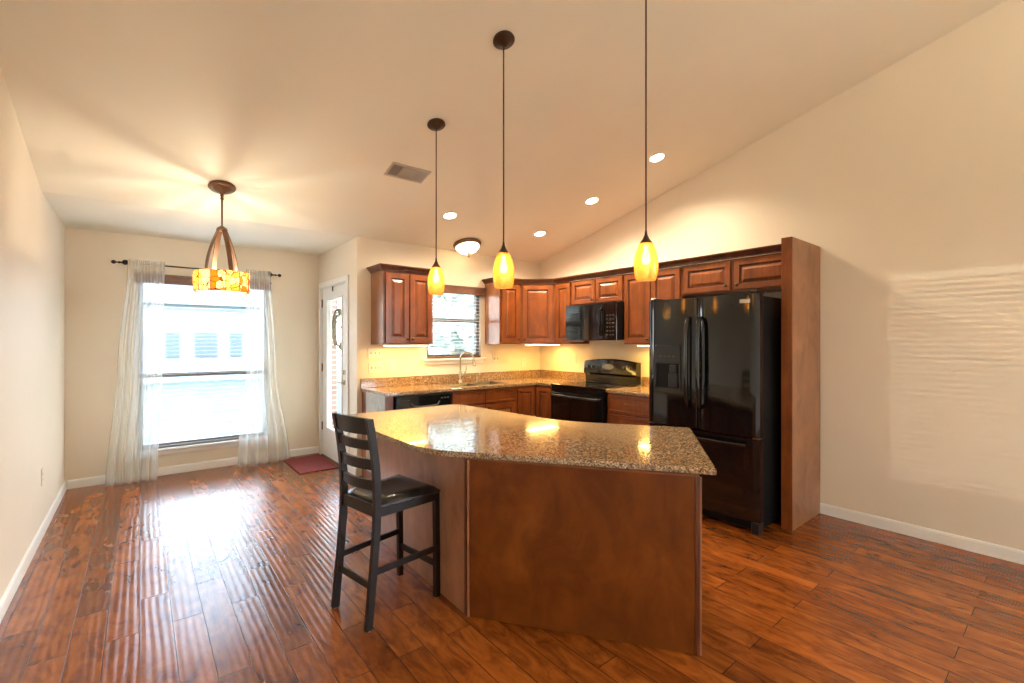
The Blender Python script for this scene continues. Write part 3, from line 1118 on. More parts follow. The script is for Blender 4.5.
c = thing('corner_base_cabinet', 'cherry corner base cabinet with two tall doors meeting at the inner corner', 'cabinet', (3.95, 4.3, 0))
m = MB(); m.prism([(3.392, KY - g), (3.392, BFY), (BFX, BFY), (BFX, 3.806), (RX - g, 3.806), (RX - g, KY - g)], TK, CT - g)
m.build('cabinet_body', 'cherry', c)
m = MB(); m.prism([(3.392, BFY + 0.085), (3.392, BFY + 0.07), (BFX + 0.07, BFY + 0.07), (BFX + 0.07, 3.806), (BFX + 0.085, 3.806), (BFX + 0.085, BFY + 0.085)], 0.001, TK - 0.001)
m.build('toe_kick', 'black_matte', c)
door(c, (3.41, BFY - g, 0.115), UX, -UY, 0.27, 0.75, (0.028, 0.70))
door(c, (BFX - g, BFY - 0.025, 0.115), -UY, -UX, 0.255, 0.75, None)

c = thing('drawer_base_cabinet', 'cherry base cabinet of stacked drawers between range and refrigerator', 'cabinet', (4.0, 2.7, 0))
m = MB(); m.box(BFX, 2.40, TK, RX - g, 3.032, CT - g)
m.build('cabinet_body', 'cherry', c)
m = MB(); m.box(BFX + 0.07, 2.40, 0.001, BFX + 0.085, 3.032, TK - 0.001)
m.build('toe_kick', 'black_matte', c)
for z0, h in ((0.690, 0.172), (0.410, 0.262), (0.115, 0.278)):
    dr = door(c, (BFX - g, 3.020, z0), -UY, -UX, 0.600, h, None, 0.022, 'drawer', 'cherry', False)
    zc = z0 + h / 2 + 0.015
    pull(dr, (BFX - 0.022, 2.79, zc), (BFX - 0.022, 2.65, zc), -UX)

# ------------------------------------------------------------------ countertops
GT = 0.914
CFY, CFX = 4.085, 3.672
sx0, sx1, sy0, sy1 = 2.66, 3.34, 4.20, 4.56
ct = thing('countertop', 'speckled tan granite L-shaped countertop with backsplash under the sink window', 'countertop', (2.9, 4.4, CT))
m = MB()
m.box(1.785, CFY, CT, sx0, KY - g, GT, 0.003)
m.box(sx0, CFY, CT, sx1, sy0, GT); m.box(sx0, sy1, CT, sx1, KY - g, GT)
m.prism([(sx1, CFY), (CFX, CFY), (CFX, 3.806), (RX - g, 3.806), (RX - g, KY - g), (sx1, KY - g)], CT, GT)
m.build('slab', 'granite', ct)
m = MB(); m.box(1.785, KY - 0.021, GT + 0.0005, RX - 0.021, KY - g, GT + 0.098, 0.002)
m.box(RX - 0.021, 3.806, GT + 0.0005, RX - g, KY - g, GT + 0.098, 0.002)
m.build('backsplash', 'granite', ct)
ct = thing('countertop', 'short piece of tan granite countertop between range and refrigerator', 'countertop', (4.0, 2.7, CT))
m = MB(); m.box(CFX, 2.392, CT, RX - g, 3.034, GT, 0.003)
m.build('slab', 'granite', ct)
m = MB(); m.box(RX - 0.021, 2.392, GT + 0.0005, RX - g, 3.034, GT + 0.098, 0.002)
m.build('backsplash', 'granite', ct)

# sink
sk = thing('kitchen_sink', 'undermount steel sink set in the granite counter below the window', 'sink', (3.0, 4.38, 0.70))
m = MB()
def bowl(x0, x1):
    y0_, y1_, zt, zb = sy0 + 0.004, sy1 - 0.004, CT + 0.022, 0.70
    o = [m.v(p) for p in ((x0, y0_, zt), (x1, y0_, zt), (x1, y1_, zt), (x0, y1_, zt))]
    i_ = 0.03
    q = [m.v(p) for p in ((x0 + i_, y0_ + i_, zb), (x1 - i_, y0_ + i_, zb), (x1 - i_, y1_ - i_, zb), (x0 + i_, y1_ - i_, zb))]
    for a in range(4):
        m.face([o[a], o[(a + 1) % 4], q[(a + 1) % 4], q[a]])
    m.face(q)
bowl(sx0 + 0.004, 3.0); bowl(3.01, sx1 - 0.004)
ob = m.build('bowl', 'steel_sink', sk)
md = ob.modifiers.new('thick', 'SOLIDIFY'); md.thickness = 0.003
for x in (2.83, 3.17):
    m = MB()
    m.lathe([(0, 0.004), (0.022, 0.004), (0.034, 0.006), (0.038, 0.001)], (x, 4.38, 0.702), 18)
    m.build('drain', 'chrome', sk, True)

# faucet
fa = thing('faucet', 'tall arched brushed nickel faucet behind the kitchen sink', 'faucet', (2.95, 4.625, GT))
bx_, by_ = 2.95, 4.625
m = MB(); m.lathe([(0, 0.001), (0.030, 0.001), (0.030, 0.006), (0.022, 0.020), (0.019, 0.05), (0.019, 0.13), (0.016, 0.14), (0, 0.14)], (bx_, by_, GT), 20)
m.build('body', 'nickel', fa, True)
m = MB()
pth = [(bx_, by_, GT + 0.13), (bx_, by_, GT + 0.26)]
Rr = 0.085
ddx, ddy = 0.62, -0.785
for i in range(1, 15):
    a = pi * i / 14 * 0.97
    s_ = Rr * (1 - cos(a))
    pth.append((bx_ + ddx * s_, by_ + ddy * s_, GT + 0.26 + Rr * 1.15 * sin(a)))
m.tube(pth, 0.0125, 14)
m.build('gooseneck', 'nickel', fa, True)
m = MB(); e_ = Vector(pth[-1])
m.tube([e_ + Vector((0, 0, 0.005)), e_ + Vector((0.002, -0.002, -0.03)), e_ + Vector((0.003, -0.003, -0.075))], [0.013, 0.016, 0.018], 14)
m.build('spray_head', 'nickel', fa, True)
m = MB(); m.tube([(bx_ + 0.015, by_ - 0.003, GT + 0.075), (bx_ + 0.055, by_ - 0.006, GT + 0.10), (bx_ + 0.075, by_ - 0.01, GT + 0.15), (bx_ + 0.08, by_ - 0.01, GT + 0.19)], [0.011, 0.010, 0.007, 0.006], 10)
m.build('lever', 'nickel', fa, True)
sd = thing('soap_dispenser', 'short nickel soap pump standing right of the arched faucet', 'soap dispenser', (3.19, 4.625, GT))
m = MB(); m.lathe([(0, 0.001), (0.022, 0.001), (0.022, 0.005), (0.013, 0.012), (0.012, 0.05), (0.008, 0.055), (0.008, 0.075), (0, 0.076)], (3.19, 4.625, GT), 16)
m.build('base', 'nickel', sd, True)
m = MB(); m.tube([(3.175, 4.63, GT + 0.078), (3.19, 4.625, GT + 0.082), (3.205, 4.60, GT + 0.094), (3.225, 4.57, GT + 0.10)], [0.010, 0.011, 0.008, 0.006], 10)
m.build('pump_spout', 'nickel', sd, True)

# ================================================================== RANGE
RY0, RY1 = 3.040, 3.800
rg = thing('range', 'black freestanding electric range with curved control backguard', 'stove', (3.98, 3.42, 0))
m = MB(); m.box(3.69, RY0, 0.03, RX - 0.03, RY1, 0.895)
m.build('body', 'black_satin', rg)
m = MB(); m.box(3.645, RY0 - 0.002, 0.896, 4.215, RY1 + 0.002, 0.922, 0.006, 2)
ctp = m.build('cooktop', 'black_glass', rg)
for (x, y, r_) in ((3.82, 3.24, 0.105), (3.82, 3.60, 0.085), (4.06, 3.24, 0.08), (4.06, 3.60, 0.105)):
    m = MB(); m.lathe([(r_ - 0.003, 0.0002), (r_ - 0.003, 0.0008), (r_, 0.0008), (r_, 0.0002)], (x, y, 0.922), 40)
    m.build('burner_ring', 'printed_grey', ctp)
m = MB(); m.box(3.640, RY0 + 0.003, 0.25, 3.689, RY1 - 0.003, 0.835, 0.006, 2)
od = m.build('oven_door', 'black_gloss', rg)
m = MB(); m.box(3.638, RY0 + 0.12, 0.38, 3.6405, RY1 - 0.12, 0.70)
m.build('oven_window', 'black_glass', od)
m = MB(); m.tube([(3.642, RY1 - 0.04, 0.80), (3.605, RY1 - 0.045, 0.803), (3.598, RY1 - 0.09, 0.803), (3.598, RY0 + 0.09, 0.803), (3.605, RY0 + 0.045, 0.803), (3.642, RY0 + 0.04, 0.80)], 0.012, 10)
m.build('handle', 'black_satin', od, True)
m = MB(); m.box(3.650, RY0 + 0.002, 0.842, 3.689, RY1 - 0.002, 0.893, 0.004)
m.build('front_rail', 'black_gloss', rg)
m = MB(); m.box(3.645, RY0 + 0.003, 0.05, 3.689, RY1 - 0.003, 0.242, 0.006, 2)
m.build('storage_drawer', 'black_gloss', rg)
# backguard: curved top edge, sloped face
m = MB()
n = 16
lo = []
for i in range(n + 1):
    f = i / n
    y = RY1 - 0.004 - f * (RY1 - RY0 - 0.008)
    zt = 1.158 + 0.042 * sin(pi * (0.08 + 0.84 * f))
    lo.append([m.v(p) for p in ((4.225, y, 0.923), (4.222, y, 1.005), (4.190, y, 1.030), (4.205, y, zt - 0.012), (4.222, y, zt), (4.285, y, zt - 0.005), (4.285, y, 0.923))])
for a, b in zip(lo, lo[1:]):
    for q in range(7):
        m.face([a[q], b[q], b[(q + 1) % 7], a[(q + 1) % 7]])
m.face(lo[0][::-1]); m.face(lo[-1])
bgd = m.build('backguard', 'black_gloss', rg)
NB = Vector((-1, 0, 0.12)).normalized()
Q = Vector((0, 0, 1)).rotation_difference(NB).to_matrix().to_4x4()
for y in (3.73, 3.66, 3.20, 3.115):
    m = MB(); m.lathe([(0, 0.02), (0.014, 0.02), (0.017, 0.016), (0.020, 0), (0, 0)], (4.198, y, 1.100), 16, Q)
    kb = m.build('control_knob', 'black_satin', bgd, True)
    m = MB(); m.box(4.175, y - 0.002, 1.090, 4.1775, y + 0.002, 1.114)
    m.build('pointer', 'badge_silver', kb)
    m = MB(); m.lathe([(0.024, 0.0004), (0.024, 0.001), (0.026, 0.001), (0.026, 0.0004)], (4.1975, y, 1.100), 24, Q)
    m.build('dial_marks', 'printed_grey', bgd)
m = MB()
pts = []
for i in range(24):
    a = 2 * pi * i / 24
    pts.append((3.43 + 0.085 * cos(a), 1.108 + 0.032 * sin(a)))
lo_ = [m.v((4.1945 + (z - 1.03) * 0.13 * 0.9 - 0.0075, y, z)) for y, z in pts]
m.face(lo_)
hi_ = [m.v((4.1945 + (z - 1.03) * 0.13 * 0.9 + 0.006, y, z)) for y, z in pts]
m.face(hi_[::-1])
for i in range(24):
    m.face([lo_[i], lo_[(i + 1) % 24], hi_[(i + 1) % 24], hi_[i]])
m.build('display', 'display_grey', bgd)
for i in range(3):
    for s_ in (-1, 1):
        m = MB(); yy = 3.43 + s_ * (0.115 + 0.02 * (i % 2)); zz = 1.065 + i * 0.022
        m.box(4.188, yy - 0.006, zz, 4.196 + 0.005, yy + 0.006, zz + 0.008)
        m.build('button', 'printed_grey', bgd)
for x in (3.72, 4.2):
    for y in (RY0 + 0.05, RY1 - 0.05):
        m = MB(); m.cyl((x, y, 0.001), (x, y, 0.03), 0.018, 12)
        m.build('foot', 'rubber', rg)

# ================================================================== MICROWAVE
mw = thing('microwave', 'black over-the-range microwave mounted under the short cabinet', 'microwave', (4.1, 3.43, 1.41))
my0, my1, mz0, mz1 = 3.068, 3.812, 1.412, 1.820
m = MB(); m.box(3.935, my0, mz0 + 0.004, RX - 0.004, my1, mz1)
m.build('body', 'black_satin', mw)
m = MB(); m.box(3.895, my0 + 0.175, mz0, 3.934, my1, mz1 - 0.003, 0.006, 2)
md_ = m.build('door', 'black_gloss', mw)
m = MB(); m.box(3.8935, my0 + 0.235, mz0 + 0.06, 3.8955, my1 - 0.05, mz1 - 0.07)
m.build('door_window', 'black_glass', md_)
m = MB(); m.tube([(3.897, my0 + 0.205, mz1 - 0.06), (3.862, my0 + 0.203, mz1 - 0.085), (3.852, my0 + 0.2, mz1 - 0.2), (3.862, my0 + 0.203, mz0 + 0.085), (3.897, my0 + 0.205, mz0 + 0.06)], [0.018, 0.018, 0.017, 0.018, 0.018], 12)
m.build('handle', 'black_gloss', md_, True)
m = MB(); m.box(3.896, my0, mz0, 3.934, my0 + 0.172, mz1 - 0.003, 0.004)
pn = m.build('control_panel', 'black_gloss', mw)
m = MB(); m.box(3.8945, my0 + 0.03, mz1 - 0.085, 3.8965, my0 + 0.14, mz1 - 0.045)
m.build('display', 'black_glass', pn)
for r_ in range(6):
    for q in range(3):
        m = MB(); yy = my0 + 0.035 + q * 0.04; zz = mz0 + 0.055 + r_ * 0.042
        m.box(3.895, yy, zz, 3.8965, yy + 0.022, zz + 0.010)
        m.build('button', 'printed_grey', pn)
m = MB(); m.box(3.90, my1 - 0.28, mz0 - 0.018, 3.96, my1 - 0.06, mz0 + 0.003, 0.003)
m.build('grease_vent', 'cherry_crown', mw)

# ================================================================== REFRIGERATOR
fr = thing('refrigerator', 'glossy black french-door refrigerator with bottom freezer drawer', 'refrigerator', (3.9, 1.91, 0))
fy0, fy1 = 1.455, 2.383
m = MB(); m.box(3.535, fy0 + 0.006, 0.03, 4.27, fy1 - 0.006, 1.735, 0.006, 2)
m.build('body', 'black_matte', fr)
fsplit = 1.937
def fdoor(name, a, b, z0, z1):
    # rounded outer vertical edges, slightly crowned front
    m = MB()
    pts = [(3.528, a), (3.528, b)]
    n = 14
    for i in range(n + 1):
        f = i / n
        y = b + (a - b) * f
        edge = min(f, 1 - f) * abs(b - a)
        x = 3.462 - 0.010 * sin(pi * f) + (0.016 * (1 - min(edge / 0.02, 1)) ** 2)
        pts.append((x, y))
    m.prism(pts, z0, z1, 0.003, 1)
    return m.build(name, 'black_gloss', fr, True)
dl = fdoor('left_door', fsplit + 0.003, fy1, 0.700, 1.752)
dr = fdoor('right_door', fy0, fsplit - 0.003, 0.700, 1.752)
dz = fdoor('freezer_drawer', fy0, fy1, 0.085, 0.690)
def vhandle(parent, y):
    m = MB()
    m.tube([(3.462, y, 1.585), (3.425, y, 1.575), (3.405, y, 1.535), (3.398, y, 1.40), (3.396, y, 1.22), (3.398, y, 1.05), (3.405, y, 0.93), (3.425, y, 0.89), (3.462, y, 0.88)],
           [0.017, 0.018, 0.0175, 0.017, 0.017, 0.017, 0.0175, 0.018, 0.017], 14)
    m.build('handle', 'black_gloss', parent, True)
vhandle(dl, fsplit + 0.050); vhandle(dr, fsplit - 0.050)
m = MB(); m.tube([(3.462, fy0 + 0.08, 0.640), (3.420, fy0 + 0.085, 0.642), (3.402, fy0 + 0.13, 0.643), (3.396, 1.91, 0.643), (3.402, fy1 - 0.13, 0.643), (3.420, fy1 - 0.085, 0.642), (3.462, fy1 - 0.08, 0.640)], 0.015, 12)
m.build('handle', 'black_gloss', dz, True)
# dispenser
dp = MB()
ya, yb2, za, zb2 = 2.065, 2.305, 0.995, 1.370
dp.box(3.446, ya, 1.215, 3.4545, yb2, zb2, 0.003)
dpo = dp.build('dispenser_panel', 'black_satin', dl)
m = MB()
m.box(3.4445, ya, za, 3.453, ya + 0.014, 1.214); m.box(3.4445, yb2 - 0.014, za, 3.453, yb2, 1.214); m.box(3.4445, ya + 0.014, za, 3.453, yb2 - 0.014, za + 0.016)
m.build('dispenser_frame', 'black_gloss', dl)
m = MB(); m.box(3.449, ya + 0.0145, za + 0.0165, 3.4530, yb2 - 0.0145, 1.2135)
m.build('dispenser_recess', 'black_matte', dl)
m = MB(); m.box(3.432, 2.10, 1.14, 3.452, 2.16, 1.205, 0.006, 2); m.box(3.436, 2.09, 1.02, 3.446, 2.17, 1.135, 0.003)
m.build('dispenser_paddle', 'black_satin', dl)
for i in range(4):
    m = MB(); m.box(3.4445, 2.12 + i * 0.04, 1.27, 3.4458, 2.142 + i * 0.04, 1.282)
    m.build('button', 'printed_grey', dpo)
m = MB(); m.box(3.4535, 1.515, 1.683, 3.4600, 1.590, 1.712, 0.001)
m.build('badge', 'badge_silver', dr)
m = MB(); m.box(3.47, fy0 + 0.02, 1.753, 3.60, fy0 + 0.07, 1.772, 0.004)
m.build('hinge_cover', 'black_satin', fr)
m = MB(); m.box(3.47, fy1 - 0.07, 1.753, 3.60, fy1 - 0.02, 1.772, 0.004)
m.build('hinge_cover', 'black_satin', fr)
m = MB(); m.box(3.462, fy0 + 0.002, 0.691, 3.52, fy0 + 0.045, 0.699)
m.build('mid_hinge', 'chrome', fr)
m = MB(); m.box(3.475, fy0 + 0.06, 0.025, 3.53, fy1 - 0.06, 0.080, 0.003)
m.build('toe_grille', 'black_matte', fr)
for y in (fy0 + 0.005, fy1 - 0.055):
    m = MB(); m.box(3.462, y, 0.001, 3.55, y + 0.05, 0.082, 0.004)
    m.build('foot_bracket', 'black_satin', fr)

# tall end panel beside the refrigerator
tp = thing('tall_end_panel', 'tall cherry end panel standing against the right wall beside the refrigerator', 'cabinet panel', (4.0, 1.37, 0))
m = MB(); m.box(3.746, 1.336, 0.002, RX - 0.002, 1.372, 2.172)
m.build('side_board', 'cherry_side', tp)
m = MB(); m.box(3.728, 1.335, 0.002, 3.7455, 1.409, 2.173, 0.001)
m.build('front_stile', 'cherry', tp)

# ================================================================== ISLAND
ISZ = 0.800
isl = thing('kitchen_island', 'angled cherry-panelled kitchen island under the granite slab', 'kitchen island', (1.9, 2.2, 0))
A = Vector((1.298, 1.965)); B = Vector((1.941, 1.068))
dAB = (B - A).normalized(); nIn = Vector((-dAB.y, dAB.x))      # pointing inward (away from camera)
Cc = B + nIn * 0.78
far = 3.17
# inner corner where the two wings meet
K1 = A + nIn * 0.78
tpar = (2.02 - Cc.x) / (-dAB.x)
Kc = Cc - dAB * tpar
body = [(A.x, A.y), (B.x, B.y), (Cc.x, Cc.y), (Kc.x, Kc.y), (2.02, far), (A.x + 0.02, far)]
m = MB(); m.prism(body, 0.002, ISZ - g)
m.build('carcass', 'cherry', isl)
nO = -nIn
# long panel facing the room
m = MB()
a0 = A + dAB * 0.016 + nO * 0.0008; b0 = B - dAB * 0.022 + nO * 0.0008
m.prism([tuple(a0), tuple(b0), tuple(b0 + nO * 0.005), tuple(a0 + nO * 0.005)], 0.004, ISZ - 0.004)
m.build('front_panel', 'island_panel_wood', isl)
m = MB()
xw = A.x - 0.0008
m.prism([(xw, A.y + 0.02), (xw + 0.018, far - 0.02), (xw + 0.013, far - 0.02), (xw - 0.005, A.y + 0.02)], 0.004, ISZ - 0.004)
m.build('side_panel', 'cherry_side', isl)
def strip(p, w, th, mat):
    m = MB()
    p = Vector(p)
    q = [p, p + dAB * w, p + dAB * w + nO * th, p + nO * th]
    m.prism([tuple(x) for x in q], 0.003, ISZ - 0.003)
    m.build('corner_trim', mat, isl)
strip(A + nO * 0.0008 + dAB * 0.001, 0.012, 0.010, 'cherry_side')
strip(B - dAB * 0.018 + nO * 0.0008, 0.017, 0.009, 'cherry_trim')
strip(B - dAB * 0.000 + nO * 0.0008, 0.008, 0.004, 'cherry_side')
m = MB(); m.box(A.x - 0.010, A.y + 0.004, 0.003, A.x - 0.0008, A.y + 0.018, ISZ - 0.003)
m.build('corner_trim', 'cherry_trim', isl)
# doors on the kitchen side
U3 = Vector((-dAB.x, -dAB.y, 0)); N3 = Vector((nIn.x, nIn.y, 0))
LL = (Kc - Cc).length
w3 = (LL - 0.06) / 2
for i in range(2):
    O3 = Vector((Cc.x, Cc.y, 0.11)) + U3 * (0.02 + i * (w3 + 0.01)) + N3 * g
    door(isl, O3, U3, N3, w3, 0.66, (w3 - 0.03 if i == 0 else 0.03, 0.60))
ww = (far - Kc.y - 0.05) / 2
for i in range(2):
    door(isl, (2.02 + g, Kc.y + 0.03 + i * (ww + 0.005), 0.11), UY, UX, ww - 0.01, 0.66, (ww - 0.045 if i == 0 else 0.03, 0.60))

def bez(p0, p1, p2, n):
    out = []
    for i in range(n + 1):
        t_ = i / n
        out.append(tuple(Vector(p0) * (1 - t_) ** 2 + Vector(p1) * 2 * t_ * (1 - t_) + Vector(p2) * t_ ** 2))
    return out
outl = [(1.150, 3.605), (1.165, 2.45)] + bez((1.167, 2.33), (1.175, 2.185), (1.262, 2.055), 6) + [(2.004, 1.024)] + [(2.834, 1.629)] \
    + bez((2.475, 2.152), (2.335, 2.36), (2.333, 2.66), 8) + bez((2.262, 3.45), (2.255, 3.585), (2.14, 3.595), 6)
m = MB(); m.prism(outl, ISZ, ISZ + 0.030, 0.004, 2)
sl = m.build('island_countertop', 'granite')
tag(sl, 'angled speckled granite slab lying on the island', 'countertop')

# ================================================================== BAR STOOL
st = thing('counter_stool', 'dark espresso ladder-back counter stool with a black padded seat beside the island', 'chair', (1.035, 2.36, 0))
BL = Vector((0.798, 2.468)); BR = Vector((0.856, 2.164)); FR = Vector((1.264, 2.219)); FL = Vector((1.210, 2.561))
fd = ((FR + FL) / 2 - (BR + BL) / 2).normalized()           # forward
sd_ = Vector((-fd.y, fd.x))                                 # left
def P3(p, fo, z, le=0.0):
    q = p + fd * fo + sd_ * le
    return (q.x, q.y, z)
SZ = 0.60
def bar(m, pts, w, t_):
    """rectangular bar, w along side, t_ along forward"""
    rings = []
    for p in pts:
        p = Vector(p)
        rings.append([m.v((p.x + fd.x * a * t_ / 2 + sd_.x * b * w / 2, p.y + fd.y * a * t_ / 2 + sd_.y * b * w / 2, p.z)) for a, b in ((1, 1), (-1, 1), (-1, -1), (1, -1))])
    for a, b in zip(rings, rings[1:]):
        for q in range(4):
            m.face([a[q], a[(q + 1) % 4], b[(q + 1) % 4], b[q]])
    m.face(rings[0][::-1]); m.face(rings[-1])
prof_leg = [(0.002, 0.001), (0.10, 0.010), (0.28, 0.029), (0.48, 0.046), (0.62, 0.050), (0.75, 0.046), (0.9, 0.028), (1.024, 0.004)]
def postx(z):
    for (z0, f0), (z1, f1) in zip(prof_leg, prof_leg[1:]):
        if z <= z1:
            return f0 + (f1 - f0) * (z - z0) / (z1 - z0)
    return prof_leg[-1][1]
for bp in (BL, BR):
    m = MB(); bar(m, [P3(bp, postx(z), z) for z in (0.006, 0.06, 0.12, 0.2, 0.28, 0.38, 0.48, 0.56, 0.62, 0.70, 0.78, 0.86, 0.94, 1.024)], 0.026, 0.034)
    lg = m.build('back_leg', 'espresso_wood', st)
    m = MB(); m.cyl(P3(bp, 0.001, 0.0005), P3(bp, 0.001, 0.006), 0.010, 10)
    m.build('foot_pad', 'badge_silver', lg)
for fp in (FL, FR):
    m = MB(); bar(m, [P3(fp, 0, 0.006), P3(fp, -0.002, 0.30), P3(fp, -0.006, 0.575)], 0.028, 0.028)
    lg = m.build('front_leg', 'espresso_wood', st)
    m = MB(); m.cyl(P3(fp, 0, 0.0005), P3(fp, 0, 0.006), 0.010, 10)
    m.build('foot_pad', 'badge_silver', lg)
# ladder slats bowed backwards
for (zl, zh) in ((0.945, 1.025), (0.868, 0.918), (0.768, 0.822), (0.668, 0.718)):
    m = MB(); rows = []
    for i in range(13):
        f = i / 12
        bow = -0.028 * sin(pi * f)
        p = BL + (BR - BL) * f
        ring = []
        for z, dt in ((zl, -0.008), (zh, -0.008), (zh, 0.008), (zl, 0.008)):
            q = p + fd * (postx(z) + bow + dt)
            ex = 0.006 * sin(pi * f) if (zh > 1 and z == zh) else 0
            ring.append(m.v((q.x, q.y, z + ex)))
        rows.append(ring)
    for a, b in zip(rows, rows[1:]):
        for q in range(4):
            m.face([a[q], a[(q + 1) % 4], b[(q + 1) % 4], b[q]])
    m.face(rows[0][::-1]); m.face(rows[-1])
    m.build('back_slat', 'espresso_wood', st)
# apron
def rail(name, p, q, z0, z1, th, parent=st):
    p, q = Vector(p), Vector(q)
    d_ = (q - p).normalized(); n_ = Vector((-d_.y, d_.x)) * th / 2
    m = MB(); m.prism([tuple(p + n_), tuple(p - n_), tuple(q - n_), tuple(q + n_)], z0, z1, 0.002, 1)
    m.build(name, 'espresso_wood', parent)
bl, br_ = BL + fd * 0.048, BR + fd * 0.048
fl, frr = FL - fd * 0.006, FR - fd * 0.006
rail('apron', bl, br_, 0.535, 0.592, 0.020)
rail('apron', fl, frr, 0.535, 0.578, 0.020)
rail('apron', bl, fl, 0.535, 0.578, 0.020)
rail('apron', br_, frr, 0.535, 0.578, 0.020)
rail('stretcher', BL + fd * 0.026, FL - fd * 0.002, 0.255, 0.285, 0.016)
rail('stretcher', BR + fd * 0.026, FR - fd * 0.002, 0.255, 0.285, 0.016)
rail('stretcher', BL + fd * 0.02, BR + fd * 0.02, 0.190, 0.222, 0.016)
rail('stretcher', FL, FR, 0.165, 0.198, 0.016)
# padded seat
m = MB()
n = 14
top = []
c0 = BL + fd * 0.068 + sd_ * 0.004; c1 = BR + fd * 0.068 - sd_ * 0.004; c2 = FR + fd * 0.008 - sd_ * 0.022; c3 = FL + fd * 0.012 + sd_ * 0.022
for i in range(n + 1):
    row = []
    for j in range(n + 1):
        u, w = i / n, j / n
        p = (c0 * (1 - w) + c1 * w) * (1 - u) + (c3 * (1 - w) + c2 * w) * u
        ed = min(u, 1 - u, w, 1 - w)
        z = 0.590 + 0.028 * min(1, ed / 0.12) ** 0.5 - 0.006 * sin(pi * u) * sin(pi * w)
        row.append(m.v((p.x, p.y, z)))
    top.append(row)
for i in range(n):
    for j in range(n):
        m.face([top[i][j], top[i + 1][j], top[i + 1][j + 1], top[i][j + 1]])
bd = [top[0][j] for j in range(n + 1)] + [top[i][n] for i in range(1, n + 1)] + [top[n][j] for j in range(n - 1, -1, -1)] + [top[i][0] for i in range(n - 1, 0, -1)]
off_ = st.location
lowv = [m.v((v_.co.x, v_.co.y, 0.579)) for v_ in bd]
k_ = len(bd)
for i in range(k_):
    m.face([bd[i], bd[(i + 1) % k_], lowv[(i + 1) % k_], lowv[i]])
m.face(lowv[::-1])
m.build('seat', 'dark_vinyl', st, True)

# ================================================================== PENDANTS OVER THE ISLAND
def slope_rot():
    return Matrix.Rotation(math.atan(SL), 4, 'X')     # local -z points down-normal of the sloping ceiling

def pendant(x, y, zb, h, rmax, label):
    zc = ceil_z(y)
    o = thing('pendant_light', label, 'lamp', (x, y, zc), 'amber glass pendants over the island')
    m = MB(); Rm = Matrix.Rotation(-math.atan(SL), 4, 'X')
    m.lathe([(0, -0.001), (0.062, -0.001), (0.064, -0.010), (0.056, -0.018), (0.034, -0.024), (0.024, -0.034), (0.010, -0.038), (0, -0.038)], (x, y, zc), 32, Rm)
    m.build('canopy', 'dark_bronze', o, True)
    zt = zb + h
    m = MB(); m.cyl((x, y, zt + 0.05), (x, y, zc - 0.03), 0.0042, 8)
    m.build('cord', 'dark_bronze', o, True)
    m = MB(); m.lathe([(0, 0.062), (0.005, 0.062), (0.008, 0.04), (0.018, 0.018), (0.030, 0.002), (0.032, -0.006), (0, -0.006)], (x, y, zt), 24)
    m.build('socket_cap', 'dark_bronze', o, True)
    m = MB()
    pr = [(0.030, h - 0.002), (0.040, h * 0.90), (0.052, h * 0.74), (rmax * 0.97, h * 0.55), (rmax, h * 0.40), (rmax * 0.97, h * 0.22), (rmax * 0.86, h * 0.06), (rmax * 0.80, 0.0)]
    pr2 = [(r_ - 0.003, z) for r_, z in reversed(pr)]
    m.lathe(pr + pr2, (x, y, zb), 32)
    m.build('glass_shade', 'amber_glass', o, True)
    m = MB(); m.lathe([(0, 0.10), (0.012, 0.10), (0.012, 0.07), (0.020, 0.045), (0.024, 0.022), (0.018, 0.004), (0, 0)], (x, y, zb + h * 0.42), 16)
    m.build('bulb', 'bulb_glow', o, True)
    lamp('pendant_lamp', 'POINT', (x, y, zb + h * 0.40), 0.75, WARM, o, shadow_soft_size=0.02)
    return o
pendant(1.634, 2.876, 1.735, 0.195, 0.060, 'farthest amber glass pendant on a long cord, hanging before the left wall cabinet')
pendant(1.628, 2.090, 1.708, 0.205, 0.062, 'middle amber glass pendant on a long cord above the island bend')
pendant(2.055, 1.428, 1.719, 0.198, 0.062, 'nearest amber glass pendant, its cord running out of view above')

# ================================================================== CHANDELIER
chx, chy = 0.498, 4.217
zc = ceil_z(chy)
ch = thing('dining_chandelier', 'bronze chandelier with orange stained-glass drum shade before the dining window', 'lamp', (chx, chy, zc))
m = MB()
m.lathe([(0, -0.001), (0.090, -0.001), (0.094, -0.010), (0.087, -0.018), (0.068, -0.022), (0.063, -0.034), (0.042, -0.046), (0.026, -0.052), (0.016, -0.062), (0, -0.062)], (chx, chy, zc), 36, Matrix.Rotation(-math.atan(SL), 4, 'X'))
m.build('canopy', 'brushed_bronze', ch, True)
m = MB(); m.lathe([(0, 0), (0.010, 0), (0.014, -0.012), (0.009, -0.024), (0.014, -0.036), (0.007, -0.048), (0.007, -0.06), (0, -0.06)], (chx, chy, zc - 0.06), 14)
m.cyl((chx, chy, 2.285), (chx, chy, zc - 0.11), 0.0065, 10)
m.build('stem', 'brushed_bronze', ch, True)
m = MB(); m.lathe([(0, 2.302), (0.012, 2.300), (0.034, 2.284), (0.040, 2.268), (0.034, 2.260), (0, 2.260)], (chx, chy, 0), 24)
m.build('hub', 'brushed_bronze', ch, True)
